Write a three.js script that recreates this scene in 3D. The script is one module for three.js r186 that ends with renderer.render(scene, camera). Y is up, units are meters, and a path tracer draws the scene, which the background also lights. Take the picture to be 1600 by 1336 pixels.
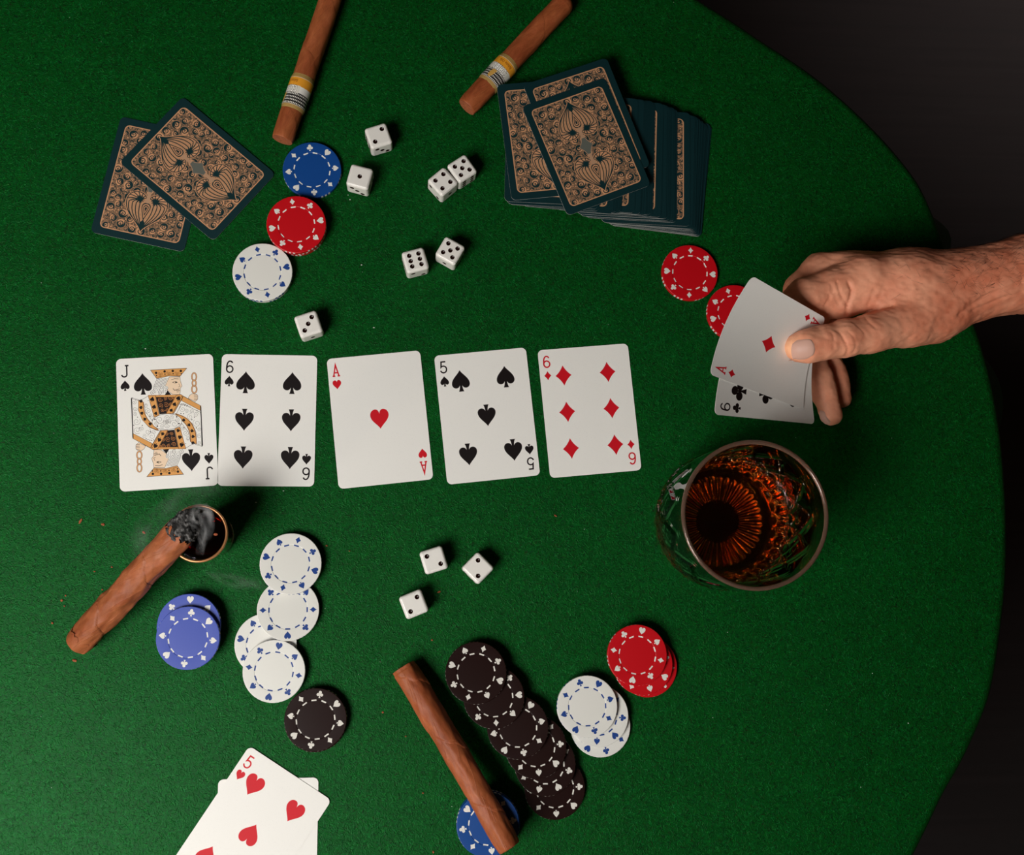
import * as THREE from 'three';
import { RoundedBoxGeometry } from 'three/addons/geometries/RoundedBoxGeometry.js';
import { mergeGeometries, mergeVertices } from 'three/addons/utils/BufferGeometryUtils.js';
import { RectAreaLightUniformsLib } from 'three/addons/lights/RectAreaLightUniformsLib.js';
import { Brush, Evaluator, SUBTRACTION } from 'three-bvh-csg';
import { createNoise3D } from 'simplex-noise';

// ---------------------------------------------------------------- camera, light, exposure
const scene = new THREE.Scene();
scene.background = new THREE.Color(0.0012, 0.001, 0.001);
const FOCAL = 1727, PITCH = 0.1313, YAW = 0.0877, EYE = 0.7462;      // focal length in pixels of the 1600 x 1336 frame; table top is y = 0
const cp = Math.cos(PITCH), sp = Math.sin(PITCH), cy = Math.cos(YAW), sy = Math.sin(YAW);
const camDown = new THREE.Vector3(0, -sp, cp);
const camForward = new THREE.Vector3(sy, -cp * cy, -sp * cy);
const camRight = new THREE.Vector3(cy, cp * sy, sp * sy);
const camera = new THREE.PerspectiveCamera(2 * Math.atan(668 / FOCAL) * 180 / Math.PI, 1600 / 1336, 0.02, 20);
camera.position.set(0, EYE, 0);
camera.quaternion.setFromRotationMatrix(new THREE.Matrix4().makeBasis(camRight, camDown.clone().negate(), camForward.clone().negate()));
camera.updateMatrixWorld();
const renderer = new THREE.WebGLRenderer({ antialias: true });
renderer.toneMapping = THREE.LinearToneMapping;
renderer.toneMappingExposure = 1.0;
renderer.shadowMap.enabled = true;
RectAreaLightUniformsLib.init();
const KEY = { at: new THREE.Vector3(-0.63, 0.96, 0.47), aim: new THREE.Vector3(-0.40, 0, 0.2), size: 0.54, power: 15.2, color: new THREE.Color(1.0, 0.985, 0.96) };
const DOWN = { at: new THREE.Vector3(1.22, 1.845, -1.12), power: 12, angle: 0.36, color: new THREE.Color(1.0, 0.86, 0.83) };
const FILL = { at: new THREE.Vector3(-2.1, 0.75, 1.7), power: 1.5, color: new THREE.Color(1.0, 0.80, 0.64) };

// ---------------------------------------------------------------- helpers
let seed = 20240611;
const rnd = () => { seed = (seed + 0x6d2b79f5) | 0; let t = Math.imul(seed ^ (seed >>> 15), 1 | seed); t = (t + Math.imul(t ^ (t >>> 7), 61 | t)) ^ t; return ((t ^ (t >>> 14)) >>> 0) / 4294967296; };
const rr = (a, b) => a + (b - a) * rnd();
const noise = createNoise3D(rnd);
const V = (x, y, z) => new THREE.Vector3(x, y, z);
const lerp = THREE.MathUtils.lerp, clamp = THREE.MathUtils.clamp, sstep = THREE.MathUtils.smoothstep, RAD = Math.PI / 180;
const used = {};
const numbered = (n) => { const k = used[n] = (used[n] ?? -1) + 1; return k ? n + '_' + String(k).padStart(3, '0') : n; };
const rayOf = (px, py) => camForward.clone().addScaledVector(camRight, (px - 800) / FOCAL).addScaledVector(camDown, (py - 668) / FOCAL);
const at = (px, py, h = 0) => { const d = rayOf(px, py); return V(0, EYE, 0).addScaledVector(d, (h - EYE) / d.y); };   // point of a place in the photograph at height h above the felt
const toPx = (p) => { const d = p.clone().sub(camera.position), z = d.dot(camForward); return [800 + FOCAL * d.dot(camRight) / z, 668 + FOCAL * d.dot(camDown) / z]; };
const headingAt = (px, py, deg, h = 0) => { const a = at(px, py, h), b = at(px + 10 * Math.cos(deg * RAD), py + 10 * Math.sin(deg * RAD), h); return Math.atan2(-(b.z - a.z), b.x - a.x); }; // turn about y
function tag(o, label, category, group, kind) {
  if (label) o.userData.label = label;
  if (category) o.userData.category = category;
  if (group) o.userData.group = group;
  if (kind) o.userData.kind = kind;
  return o;
}
function group(name, label, category, grp) { const g = new THREE.Group(); g.name = numbered(name); scene.add(g); return tag(g, label, category, grp); }
function mesh(name, geometry, material, parent = scene) {
  const m = new THREE.Mesh(geometry, material); m.name = parent === scene ? numbered(name) : name; m.castShadow = m.receiveShadow = true; parent.add(m); return m;
}
const std = (o) => new THREE.MeshPhysicalMaterial(o);
function canvasOf(w, h, draw, srgb = true) {
  const c = document.createElement('canvas'); c.width = w; c.height = h; draw(c.getContext('2d'), w, h);
  const t = new THREE.CanvasTexture(c); if (srgb) t.colorSpace = THREE.SRGBColorSpace; t.magFilter = THREE.LinearFilter; t.anisotropy = 8; return t;
}
const tile = (t) => { t.wrapS = t.wrapT = THREE.RepeatWrapping; return t; };
const cs = (r, g, b, a = 1) => `rgba(${r | 0},${g | 0},${b | 0},${a})`;

// ---------------------------------------------------------------- room
const FLOOR = -0.75;
{
  const dark = std({ color: new THREE.Color(0.30, 0.21, 0.15), roughness: 0.85 });
  const boards = canvasOf(1024, 1024, (g) => {
    g.fillStyle = '#1c1616'; g.fillRect(0, 0, 1024, 1024);
    for (let i = 0; i < 5000; i++) { const v = rr(-14, 14); g.fillStyle = cs(28 + v, 22 + v, 22 + v, 0.28); g.fillRect(rr(0, 1024), rr(0, 1024), rr(20, 160), rr(1, 3)); }
  });
  tile(boards); boards.repeat.set(2, 2);
  const S = (name, w, h, d, x, y, z, m = dark) => { const o = mesh(name, new THREE.BoxGeometry(w, h, d), m); o.position.set(x, y, z); return tag(o, null, null, null, 'structure'); };
  S('floor', 5.4, 0.1, 5.4, 0, FLOOR - 0.05, 0, std({ map: boards, roughness: 0.75 }));
  S('ceiling', 5.4, 0.1, 5.4, 0, 1.9, 0, std({ color: new THREE.Color(0.45, 0.36, 0.29), roughness: 0.9 }));
  S('wall_left', 0.1, 2.6, 5.4, -2.65, 0.55, 0); S('wall_right', 0.1, 2.6, 5.4, 2.65, 0.55, 0);
  S('wall_back', 5.2, 2.6, 0.1, 0, 0.55, -2.65); S('wall_front', 5.2, 2.6, 0.1, 0, 0.55, 2.65);
}
// ---------------------------------------------------------------- lamps (they stand outside the picture, where its shadows and highlights point; the globe lamp is added fill)
{
  const g = group('softbox_lamp', 'square studio softbox on a black tripod stand beyond the lower left of the table', 'lamp');
  g.position.copy(KEY.at); g.lookAt(KEY.aim);
  const black = std({ color: 0x0a0a0a, roughness: 0.7 }), s = KEY.size;
  const front = mesh('diffuser', new RoundedBoxGeometry(s, s, 0.012, 3, 0.005), std({ color: 0xffffff, emissive: KEY.color, emissiveIntensity: 4, roughness: 0.9 }), g);
  front.position.z = -0.012;
  const shell = new THREE.CylinderGeometry(s * 0.74, 0.07, 0.2, 4, 1, true); shell.rotateY(Math.PI / 4); shell.rotateX(Math.PI / 2); shell.translate(0, 0, -0.12);
  mesh('housing', shell, std({ color: 0x0a0a0a, roughness: 0.7, side: THREE.DoubleSide }), g);
  const head = new THREE.CylinderGeometry(0.06, 0.05, 0.16, 32); head.rotateX(Math.PI / 2); head.translate(0, 0, -0.3); mesh('lamp_head', head, black, g);
  const l = new THREE.RectAreaLight(KEY.color, KEY.power, s, s); l.position.z = 0.004; l.rotation.y = Math.PI; g.add(l);
  const st = new THREE.Group(); scene.add(st);
  const back = g.localToWorld(V(0, 0, -0.3)); st.position.set(back.x, FLOOR, back.z);
  const pole = new THREE.CylinderGeometry(0.012, 0.014, back.y - FLOOR - 0.05, 20); pole.translate(0, (back.y - FLOOR - 0.05) / 2, 0); mesh('pole', pole, black, st);
  for (let k = 0; k < 3; k++) { const leg = new THREE.CylinderGeometry(0.009, 0.009, 0.5, 12); leg.rotateZ(1.15); leg.translate(0.225, 0.11, 0); leg.rotateY(k * 2.094 + 0.4); mesh('leg', leg, black, st); }
  st.updateMatrixWorld(true); g.updateMatrixWorld(true); for (const m of [...st.children]) g.attach(m); scene.remove(st);
  const b = group('ceiling_downlight', 'recessed round downlight over the dark floor at the upper right', 'lamp'); b.position.copy(DOWN.at); b.position.y = 1.85;
  mesh('trim_ring', new THREE.TorusGeometry(0.062, 0.008, 12, 48).rotateX(Math.PI / 2), black, b);
  mesh('lamp_disc', new THREE.CylinderGeometry(0.055, 0.055, 0.004, 40), std({ color: 0xffffff, emissive: DOWN.color, emissiveIntensity: 2 }), b);
  const pl = new THREE.SpotLight(DOWN.color, DOWN.power, 0, DOWN.angle, 1); pl.position.y = -0.006; pl.target.position.set(0, -3, 0); pl.shadow.radius = 2.5; pl.castShadow = true; b.add(pl, pl.target);
  const fl = group('fill_lamp', 'added warm globe fill lamp, unseen in the near left corner of the room', 'lamp'), HR = FILL.at.y - FLOOR; fl.position.set(FILL.at.x, FLOOR, FILL.at.z);  // unseen lamp added for ambient fill and warm wall reflections
  mesh('pole', new THREE.CylinderGeometry(0.012, 0.012, HR - 0.1, 16).translate(0, (HR - 0.1) / 2, 0), black, fl); mesh('base', new THREE.CylinderGeometry(0.15, 0.16, 0.03, 40).translate(0, 0.015, 0), black, fl);
  mesh('lamp_globe', new THREE.SphereGeometry(0.11, 32, 20).translate(0, HR, 0), std({ color: 0xffffff, emissive: FILL.color, emissiveIntensity: 3 }), fl);
  const rl = new THREE.PointLight(FILL.color, FILL.power); rl.position.y = HR; rl.shadow.radius = 5; rl.castShadow = true; fl.add(rl);
}

// ---------------------------------------------------------------- table and felt cloth
const feltMap = tile(canvasOf(2048, 2048, (g, W) => {
  g.fillStyle = 'rgb(0,63,14)'; g.fillRect(0, 0, W, W);
  for (let i = 0; i < 700; i++) { const x = rr(0, W), y = rr(0, W), r = rr(30, 150), v = rnd() < 0.5; for (const ox of [-W, 0, W]) for (const oy of [-W, 0, W]) { if (x + ox < -r || x + ox > W + r || y + oy < -r || y + oy > W + r) continue; const q = g.createRadialGradient(x + ox, y + oy, 0, x + ox, y + oy, r); q.addColorStop(0, v ? 'rgba(6,84,26,0.14)' : 'rgba(0,44,6,0.16)'); q.addColorStop(1, 'rgba(0,63,14,0)'); g.fillStyle = q; g.fillRect(x + ox - r, y + oy - r, 2 * r, 2 * r); } }
  g.lineCap = 'round';
  for (let i = 0; i < 70000; i++) {
    const x = rr(0, W), y = rr(0, W), a = rr(0, 6.283), l = rr(5, 22), b = rr(-0.9, 0.9), t = rnd();
    g.strokeStyle = t < 0.5 ? cs(rnd() < 0.2 ? 24 : 0, rr(16, 44), rr(0, 10), rr(0.35, 0.8)) : t < 0.94 ? cs(rr(0, 8), rr(74, 112), rr(18, 46), rr(0.25, 0.65)) : cs(rr(30, 70), rr(118, 146), rr(60, 85), rr(0.25, 0.5));
    g.lineWidth = rr(1.2, 3.6);
    g.beginPath(); g.moveTo(x, y); g.quadraticCurveTo(x + Math.cos(a) * l * 0.5 - Math.sin(a) * l * b * 0.4, y + Math.sin(a) * l * 0.5 + Math.cos(a) * l * b * 0.4, x + Math.cos(a) * l, y + Math.sin(a) * l); g.stroke();
  }
}));
const feltBump = tile(canvasOf(1024, 1024, (g, W) => {
  g.fillStyle = '#777'; g.fillRect(0, 0, W, W); g.lineCap = 'round';
  for (let i = 0; i < 50000; i++) { const x = rr(0, W), y = rr(0, W), a = rr(0, 6.283), l = rr(3, 11), v = rr(40, 230); g.strokeStyle = cs(v, v, v, 0.5); g.lineWidth = rr(0.8, 2.0); g.beginPath(); g.moveTo(x, y); g.lineTo(x + Math.cos(a) * l, y + Math.sin(a) * l); g.stroke(); }
}, false));
const FELT_TILE = 0.25;
const feltMat = std({ map: feltMap, bumpMap: feltBump, bumpScale: 0.0007, roughness: 0.55, specularIntensity: 0.55, specularColor: new THREE.Color(0.35, 1, 0.45) });
const outlinePx = [[1000, -64], [1095, 0], [1190, 62], [1280, 122], [1330, 165], [1390, 225], [1438, 285], [1464, 345], [1484, 400], [1508, 460], [1530, 520], [1550, 590], [1563, 660], [1571, 740], [1575, 820], [1575, 860], [1573, 920], [1566, 980], [1558, 1040], [1547, 1095], [1527, 1142], [1507, 1187], [1475, 1240], [1429, 1336], [1380, 1430], [1310, 1530]];
const cC = at(430, 760, 0);
const edgeR = (() => {
  const pts = outlinePx.map(([x, y]) => { const p = at(x, y, 0).sub(cC); return [Math.atan2(p.z, p.x), Math.hypot(p.x, p.z)]; }).sort((a, b) => a[0] - b[0]);
  const a0 = pts[0], a1 = pts[pts.length - 1];
  return (a) => {
    if (a >= a0[0] && a <= a1[0]) { let i = 0; while (pts[i + 1][0] < a) i++; const t = (a - pts[i][0]) / (pts[i + 1][0] - pts[i][0]); return lerp(pts[i][1], pts[i + 1][1], t); }
    const span = 2 * Math.PI - (a1[0] - a0[0]), t = ((a - a1[0] + 4 * Math.PI) % (2 * Math.PI)) / span;
    return lerp(a1[1], a0[1], t) + 0.02 * Math.sin(Math.PI * t) ** 2;
  };
})();
{
  const N = 480, R = []; for (let k = 0; k < N; k++) R.push(edgeR(-Math.PI + (k + 0.5) / N * 2 * Math.PI));
  for (let pass = 0; pass < 3; pass++) { const q = R.map((v) => v + (pass ? 0 : 0.0018)); for (let k = 0; k < N; k++) R[k] = (q[(k + N - 1) % N] + 2 * q[k] + q[(k + 1) % N]) / 4; }
  const rings = []; // [radial add, y, fold share]
  for (const f of [0.25, 0.5, 0.75, 0.9]) rings.push([f, 0, 0]);
  const er = 0.008; rings.push(['in', 0, 0]);
  for (let i = 1; i <= 6; i++) { const a = i / 6 * Math.PI / 2; rings.push([-er + er * Math.sin(a), -er + er * Math.cos(a), 0.0]); }
  for (let i = 1; i <= 12; i++) rings.push([-0.0006 * i, -er - i / 12 * 0.26, i / 12]);
  const pos = [cC.x, 0, cC.z], uv = [cC.x / FELT_TILE, -cC.z / FELT_TILE], idx = [];
  const foldA = (a) => { const bump = (c, w, h) => h * Math.exp(-((((a - c + Math.PI * 3) % (2 * Math.PI) - Math.PI) / w) ** 2)); const p1 = at(1575, 600, 0).sub(cC), p2 = at(1482, 360, 0).sub(cC); return bump(Math.atan2(p1.z, p1.x), 0.085, 0.05) + bump(Math.atan2(p2.z, p2.x), 0.045, 0.042) + 0.006 * Math.sin(a * 13 + 0.7) ; };
  for (const [add, y, fs] of rings) for (let k = 0; k < N; k++) {
    const a = -Math.PI + (k + 0.5) / N * 2 * Math.PI, base = R[k];
    const r = typeof add === 'number' && y === 0 && add > 0.1 ? base * add : add === 'in' ? base - er : base + add + foldA(a) * Math.pow(fs, 0.3);
    const x = cC.x + r * Math.cos(a), z = cC.z + r * Math.sin(a), u = (r - y) ;
    pos.push(x, y, z); uv.push((cC.x + u * Math.cos(a)) / FELT_TILE, -(cC.z + u * Math.sin(a)) / FELT_TILE);
  }
  for (let k = 0; k < N; k++) idx.push(0, 1 + (k + 1) % N, 1 + k);
  for (let j = 0; j + 1 < rings.length; j++) for (let k = 0; k < N; k++) { const a = 1 + j * N + k, b = 1 + j * N + (k + 1) % N; idx.push(a, b, a + N, b, b + N, a + N); }
  const g = new THREE.BufferGeometry(); g.setAttribute('position', new THREE.Float32BufferAttribute(pos, 3)); g.setAttribute('uv', new THREE.Float32BufferAttribute(uv, 2)); g.setIndex(idx); g.computeVertexNormals();
  feltMat.side = THREE.DoubleSide;
  const cloth = mesh('tablecloth', g, feltMat); tag(cloth, 'green felt cloth spread over the round card table', 'tablecloth');
  // table under it
  const t = group('card_table', 'round card table under the green felt cloth', 'table'); t.position.set(cC.x, FLOOR, cC.z);
  const sh = new THREE.Shape(); for (let k = 0; k < N; k += 4) { const a = -Math.PI + (k + 0.5) / N * 2 * Math.PI; sh[k ? 'lineTo' : 'moveTo']((R[k] - 0.012) * Math.cos(a), -(R[k] - 0.012) * Math.sin(a)); }
  const top = new THREE.ExtrudeGeometry(sh, { depth: 0.026, bevelEnabled: true, bevelSize: 0.003, bevelThickness: 0.003, bevelSegments: 2 }); top.rotateX(-Math.PI / 2); top.translate(0, -FLOOR - 0.0325, 0);
  const wood = std({ color: 0x3a2010, roughness: 0.6 }); mesh('tabletop', top, wood, t);
  for (let k = 0; k < 4; k++) { const l = new THREE.CylinderGeometry(0.025, 0.018, -FLOOR - 0.035, 24); l.translate(0.36 * Math.cos(k * Math.PI / 2 + 0.78), (-FLOOR - 0.035) / 2, 0.36 * Math.sin(k * Math.PI / 2 + 0.78)); mesh('leg', l, wood, t); }
}

// ---------------------------------------------------------------- suits and card prints (units of millimetres on the card)
const suitPath = {
  heart(g) { g.moveTo(0, 0.5); g.bezierCurveTo(-0.12, 0.28, -0.46, 0.08, -0.46, -0.2); g.bezierCurveTo(-0.46, -0.42, -0.3, -0.5, -0.2, -0.5); g.bezierCurveTo(-0.08, -0.5, -0.01, -0.4, 0, -0.24); g.bezierCurveTo(0.01, -0.4, 0.08, -0.5, 0.2, -0.5); g.bezierCurveTo(0.3, -0.5, 0.46, -0.42, 0.46, -0.2); g.bezierCurveTo(0.46, 0.08, 0.12, 0.28, 0, 0.5); },
  diamond(g) { g.moveTo(0, -0.5); g.quadraticCurveTo(0.13, -0.2, 0.39, 0); g.quadraticCurveTo(0.13, 0.2, 0, 0.5); g.quadraticCurveTo(-0.13, 0.2, -0.39, 0); g.quadraticCurveTo(-0.13, -0.2, 0, -0.5); },
  spade(g) { g.moveTo(0, -0.5); g.bezierCurveTo(0.1, -0.3, 0.41, -0.12, 0.41, 0.14); g.bezierCurveTo(0.41, 0.36, 0.12, 0.42, 0.05, 0.2); g.quadraticCurveTo(0.06, 0.38, 0.12, 0.5); g.lineTo(-0.12, 0.5); g.quadraticCurveTo(-0.06, 0.38, -0.05, 0.2); g.bezierCurveTo(-0.12, 0.42, -0.41, 0.36, -0.41, 0.14); g.bezierCurveTo(-0.41, -0.12, -0.1, -0.3, 0, -0.5); },
  club(g) { const c = (x, y, r) => { g.moveTo(x + r, y); g.arc(x, y, r, 0, 6.2832); }; c(0, -0.27, 0.21); c(-0.24, 0.06, 0.21); c(0.24, 0.06, 0.21); g.moveTo(-0.04, -0.15); g.lineTo(0.04, -0.15); g.lineTo(0.05, 0.2); g.lineTo(0.13, 0.5); g.lineTo(-0.13, 0.5); g.lineTo(-0.05, 0.2); g.closePath(); },
};
function suit(g, kind, x, y, h, deg, color) { g.save(); g.translate(x, y); g.rotate(deg * RAD); g.scale(h, h); g.beginPath(); suitPath[kind](g); g.fillStyle = color; g.fill(); g.restore(); }
function glyph(g, ch, x, y, color) { // 4.5 x 8.3 mm index characters, (x, y) the centre
  g.save(); g.translate(x, y); g.strokeStyle = color; g.lineWidth = 0.92; g.lineCap = 'butt'; g.lineJoin = 'miter'; g.beginPath();
  if (ch === '6') { g.ellipse(0, 1.6, 2.05, 2.2, 0, 0, 6.2832); g.moveTo(1.7, -2.6); g.bezierCurveTo(1.2, -4.1, -0.4, -4.3, -1.3, -2.9); g.bezierCurveTo(-1.9, -1.9, -2.05, 0.2, -2.05, 1.6); }
  if (ch === '5') { g.moveTo(1.7, -3.8); g.lineTo(-1.2, -3.8); g.lineTo(-1.5, -0.3); g.bezierCurveTo(-0.6, -1.2, 2.1, -1.1, 2.05, 1.4); g.bezierCurveTo(2, 4.2, -1.3, 4.6, -2, 2.2); }
  if (ch === 'A') { g.moveTo(-1.75, 3.7); g.lineTo(-0.05, -3.9); g.lineTo(1.75, 3.7); g.moveTo(-1.2, 1.5); g.lineTo(1.2, 1.5); g.moveTo(-2.5, 3.75); g.lineTo(-0.8, 3.75); g.moveTo(0.8, 3.75); g.lineTo(2.5, 3.75); g.lineWidth = 0.84; }
  if (ch === 'J') { g.moveTo(1.3, -3.75); g.lineTo(1.3, 2.2); g.bezierCurveTo(1.3, 4.3, -1.9, 4.3, -2, 2.3); g.moveTo(0.1, -3.75); g.lineTo(2.5, -3.75); }
  g.stroke(); g.restore();
}
const CW = 63.5, CL = 88.9, INK = '#0d0303', RED = '#c60a1c';
const layouts = { A: [[31.75, 44.45, 0]], 5: [[16.3, 19, 0], [47.2, 19, 0], [31.75, 44.45, 180], [16.3, 69.9, 180], [47.2, 69.9, 180]], 6: [[16.3, 19, 0], [47.2, 19, 0], [16.3, 44.45, 180], [47.2, 44.45, 180], [16.3, 69.9, 180], [47.2, 69.9, 180]] };
function stockGrain(g, n = 9000) { for (let i = 0; i < n; i++) { const v = rnd() < 0.5 ? 0 : 255; g.fillStyle = cs(v, v, v * 0.95, 0.022); g.fillRect(rr(0, CW), rr(0, CL), rr(0.1, 0.35), rr(0.1, 0.35)); } }
function faceMap(rank, kind, bigH, extra, W = 640) {
  return canvasOf(W, Math.round(W * CL / CW), (g, w, h) => {
    g.scale(w / CW, h / CL); g.fillStyle = '#e9e6df'; g.fillRect(0, 0, CW, CL); stockGrain(g);
    const color = kind === 'heart' || kind === 'diamond' ? RED : INK, sm = { heart: 6.2, diamond: 6.4, spade: 7.1, club: 6.8 }[kind];
    for (const half of [0, 1]) {
      g.save(); if (half) { g.translate(CW, CL); g.rotate(Math.PI); }
      glyph(g, rank, 5.5, 8.6, color); suit(g, kind, 5.4, 18.3, sm, 0, color);
      if (extra) extra(g);
      g.restore();
    }
    if (extra) return extra.centre?.(g);
    for (const [x, y, a] of layouts[rank]) suit(g, kind, x, y, bigH, kind === 'diamond' ? 0 : a, color);
  });
}
// the jack's drawing: traced in the pixels of a 7.03x enlargement, its centre at (497.7, 634.8); drawn once and turned half round for the other end
const jackFrame = (g) => { g.translate(CW / 2, CL / 2); const k = 1 / 7.03, e1 = [147.9, -9], e2 = [5.85, 205.1], d = e1[0] * e2[1] - e1[1] * e2[0]; g.transform(CW * e2[1] / d * k, -CL * e1[1] / d * k, -CW * e2[0] / d * k, CL * e1[0] / d * k, 0, 0); g.translate(-497.7, -634.8); };
const jackHalf = (g) => {
  g.save(); jackFrame(g); g.lineJoin = 'round'; g.lineCap = 'round';
  const P = (pts, fill, line = INK, w = 2.6, close = true) => { g.beginPath(); pts.forEach(([x, y], i) => (i ? g.lineTo(x, y) : g.moveTo(x, y))); if (close) g.closePath(); if (fill) { g.fillStyle = fill; g.fill(); } if (line) { g.strokeStyle = line; g.lineWidth = w; g.stroke(); } };
  const curl = (x, y, r, a = 0, s = 1, w = 2, c = '#5a544c') => { g.beginPath(); for (let i = 0; i <= 40; i++) { const t = i / 40, q = a + s * t * 9.5, k = r * (1 - t * 0.86); g[i ? 'lineTo' : 'moveTo'](x + k * Math.cos(q), y + k * Math.sin(q)); } g.strokeStyle = c; g.lineWidth = w; g.stroke(); };
  const dot = (x, y, r, c = INK) => { g.beginPath(); g.arc(x, y, r, 0, 6.2832); g.fillStyle = c; g.fill(); };
  const GOLD = '#d79a55', PALE = '#e9e6df', SKIN = '#e9cdae', DARKG = '#8a5a2c';
  suit(g, 'spade', 243, 218, 236, -2.5, INK);
  // right sleeve panel with curls, gold shoulder band, left panel
  P([[640, 330], [862, 458], [878, 892], [800, 870], [800, 760], [760, 660], [690, 580], [600, 540], [560, 545]], PALE);
  for (const [x, y, r, a] of [[660, 480, 42, 0], [700, 530, 34, 2], [815, 545, 40, 4], [740, 480, 24, 1], [820, 640, 42, 2.4], [765, 560, 26, 5], [838, 720, 24, 1], [835, 780, 26, 3], [845, 850, 24, 2], [640, 530, 24, 3]]) curl(x, y, r, a, 1, 2.2);
  for (const [x, y] of [[640, 440], [660, 435], [680, 437], [700, 443], [720, 452], [675, 530], [760, 598], [810, 688], [790, 570], [850, 600]]) dot(x, y, 5);
  P([[672, 352], [862, 458], [860, 512], [655, 402]], GOLD);
  P([[125, 368], [220, 398], [185, 400], [188, 520], [230, 620], [320, 690], [400, 715], [340, 838], [140, 740], [133, 640]], PALE);
  for (const [x, y, r, a] of [[160, 410, 24, 0], [155, 480, 26, 2], [180, 620, 44, 1], [185, 715, 30, 3], [250, 690, 36, 2], [235, 750, 24, 4], [330, 775, 34, 1], [155, 550, 22, 3], [290, 760, 24, 5]]) curl(x, y, r, a, -1, 2.2);
  for (const [x, y] of [[185, 570], [232, 660], [205, 688], [320, 725], [348, 728], [285, 810], [310, 818], [335, 822]]) dot(x, y, 5.5);
  g.fillStyle = INK; P([[121, 368], [131, 370], [139, 800], [130, 798]], INK, null); P([[853, 460], [862, 458], [878, 892], [868, 890]], INK, null);
  // inner sleeve and the curved spade band at the left
  P([[225, 395], [300, 350], [360, 580], [340, 620], [270, 520], [250, 420]], PALE);
  for (const [x, y, r, a] of [[280, 455, 24, 1], [300, 515, 34, 2], [330, 560, 24, 0]]) curl(x, y, r, a, 1, 2.2);
  dot(275, 440, 5); dot(318, 572, 5); dot(300, 400, 4);
  g.beginPath(); g.moveTo(188, 398); g.bezierCurveTo(180, 540, 230, 690, 405, 722); g.lineTo(345, 655); g.bezierCurveTo(275, 610, 245, 520, 248, 420); g.closePath(); g.fillStyle = GOLD; g.fill(); g.strokeStyle = DARKG; g.lineWidth = 9; g.stroke();
  for (const [x, y, a] of [[222, 408, 180], [220, 476, -80], [230, 538, -75], [262, 602, -40], [318, 655, -60]]) suit(g, 'spade', x, y, 42, a, INK);
  // collar, dark chest with filigree, lapels with spades
  P([[380, 345], [610, 345], [500, 540], [420, 550]], '#1a0d08');
  for (const [x, y, r, a, s] of [[425, 390, 26, 0, 1], [480, 375, 20, 2, -1], [535, 380, 24, 3, 1], [430, 455, 26, 1, -1], [490, 450, 28, 4, 1], [540, 440, 18, 2, 1], [450, 505, 20, 0, 1], [500, 500, 18, 3, -1], [570, 370, 16, 1, 1]]) curl(x, y, r, a, s, 4.5, '#b9793f');
  P([[375, 342], [600, 338], [590, 360], [385, 362]], GOLD, DARKG, 3);
  P([[300, 345], [375, 342], [415, 560], [362, 580]], GOLD, DARKG, 6);
  P([[600, 340], [650, 335], [672, 352], [565, 540], [490, 545]], GOLD, DARKG, 6); P([[655, 352], [672, 360], [575, 535], [556, 540]], null, INK, 3);
  suit(g, 'spade', 343, 385, 56, 12, INK); suit(g, 'spade', 362, 468, 52, 15, INK); suit(g, 'spade', 380, 540, 44, 20, INK);
  suit(g, 'spade', 622, 375, 56, 25, INK); suit(g, 'spade', 580, 440, 50, 28, INK); suit(g, 'spade', 545, 505, 44, 30, INK);
  // hair, face, crown
  for (let i = 0; i < 9; i++) { const x0 = 398 + i * 15, x1 = 358 + i * 15; P([[x0, 155], [x1, 250]], null, INK, 3.2, false); P([[x1, 250], [x1 - 12 + i * 2, 320]], null, INK, 2.4, false); }
  P([[476, 340], [505, 290], [545, 335]], INK, null);
  P([[525, 140], [640, 140], [645, 185], [662, 240], [645, 262], [642, 300], [635, 335], [560, 332], [505, 290], [480, 240]], SKIN);
  for (const [x, y, r, s] of [[378, 262, 26, 1], [437, 260, 26, 1], [490, 262, 24, -1], [350, 312, 26, 1], [420, 312, 26, -1]]) { dot(x, y, r, PALE); curl(x, y, r, 2, s, 3, INK); }
  P([[548, 172], [580, 160], [625, 162]], null, INK, 4, false); P([[560, 200], [590, 188], [612, 200], [590, 208]], null, INK, 3.4); dot(596, 199, 7);
  P([[628, 215], [640, 245], [622, 252]], null, INK, 3, false); P([[565, 268], [580, 288], [605, 280], [632, 272]], null, INK, 5, false); P([[600, 292], [636, 290]], null, INK, 5, false); P([[605, 306], [625, 304]], null, INK, 3, false);
  P([[325, 66], [714, 43], [640, 135], [520, 130], [392, 160]], GOLD, INK, 3.6); P([[385, 146], [520, 118], [642, 122]], null, INK, 2.6, false);
  for (const [x, y] of [[385, 96], [476, 80], [563, 74], [650, 74]]) { dot(x, y, 13); dot(x + 4, y + 30, 7); }
  for (const [x, y] of [[430, 100], [520, 92], [608, 92]]) { curl(x - 12, y, 16, 0, 1, 3, DARKG); curl(x + 14, y + 6, 16, 3, -1, 3, DARKG); curl(x, y + 22, 12, 1, 1, 3, DARKG); }
  // hand and chain staff
  P([[724, 376], [745, 340], [775, 322], [815, 330], [830, 350], [828, 385], [800, 412], [780, 400]], SKIN);
  for (let i = 0; i < 4; i++) P([[788, 340 + i * 17], [826, 338 + i * 17]], null, INK, 3, false);
  for (const [y0, y1, wd] of [[96, 180, 30], [176, 240, 26], [236, 316, 32]]) { g.beginPath(); g.ellipse(792, (y0 + y1) / 2, wd - 6, (y1 - y0) / 2, 0, 0, 6.2832); g.strokeStyle = INK; g.lineWidth = 15; g.stroke(); g.strokeStyle = '#dca26a'; g.lineWidth = 10; g.stroke(); }
  g.restore();
};
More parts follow.
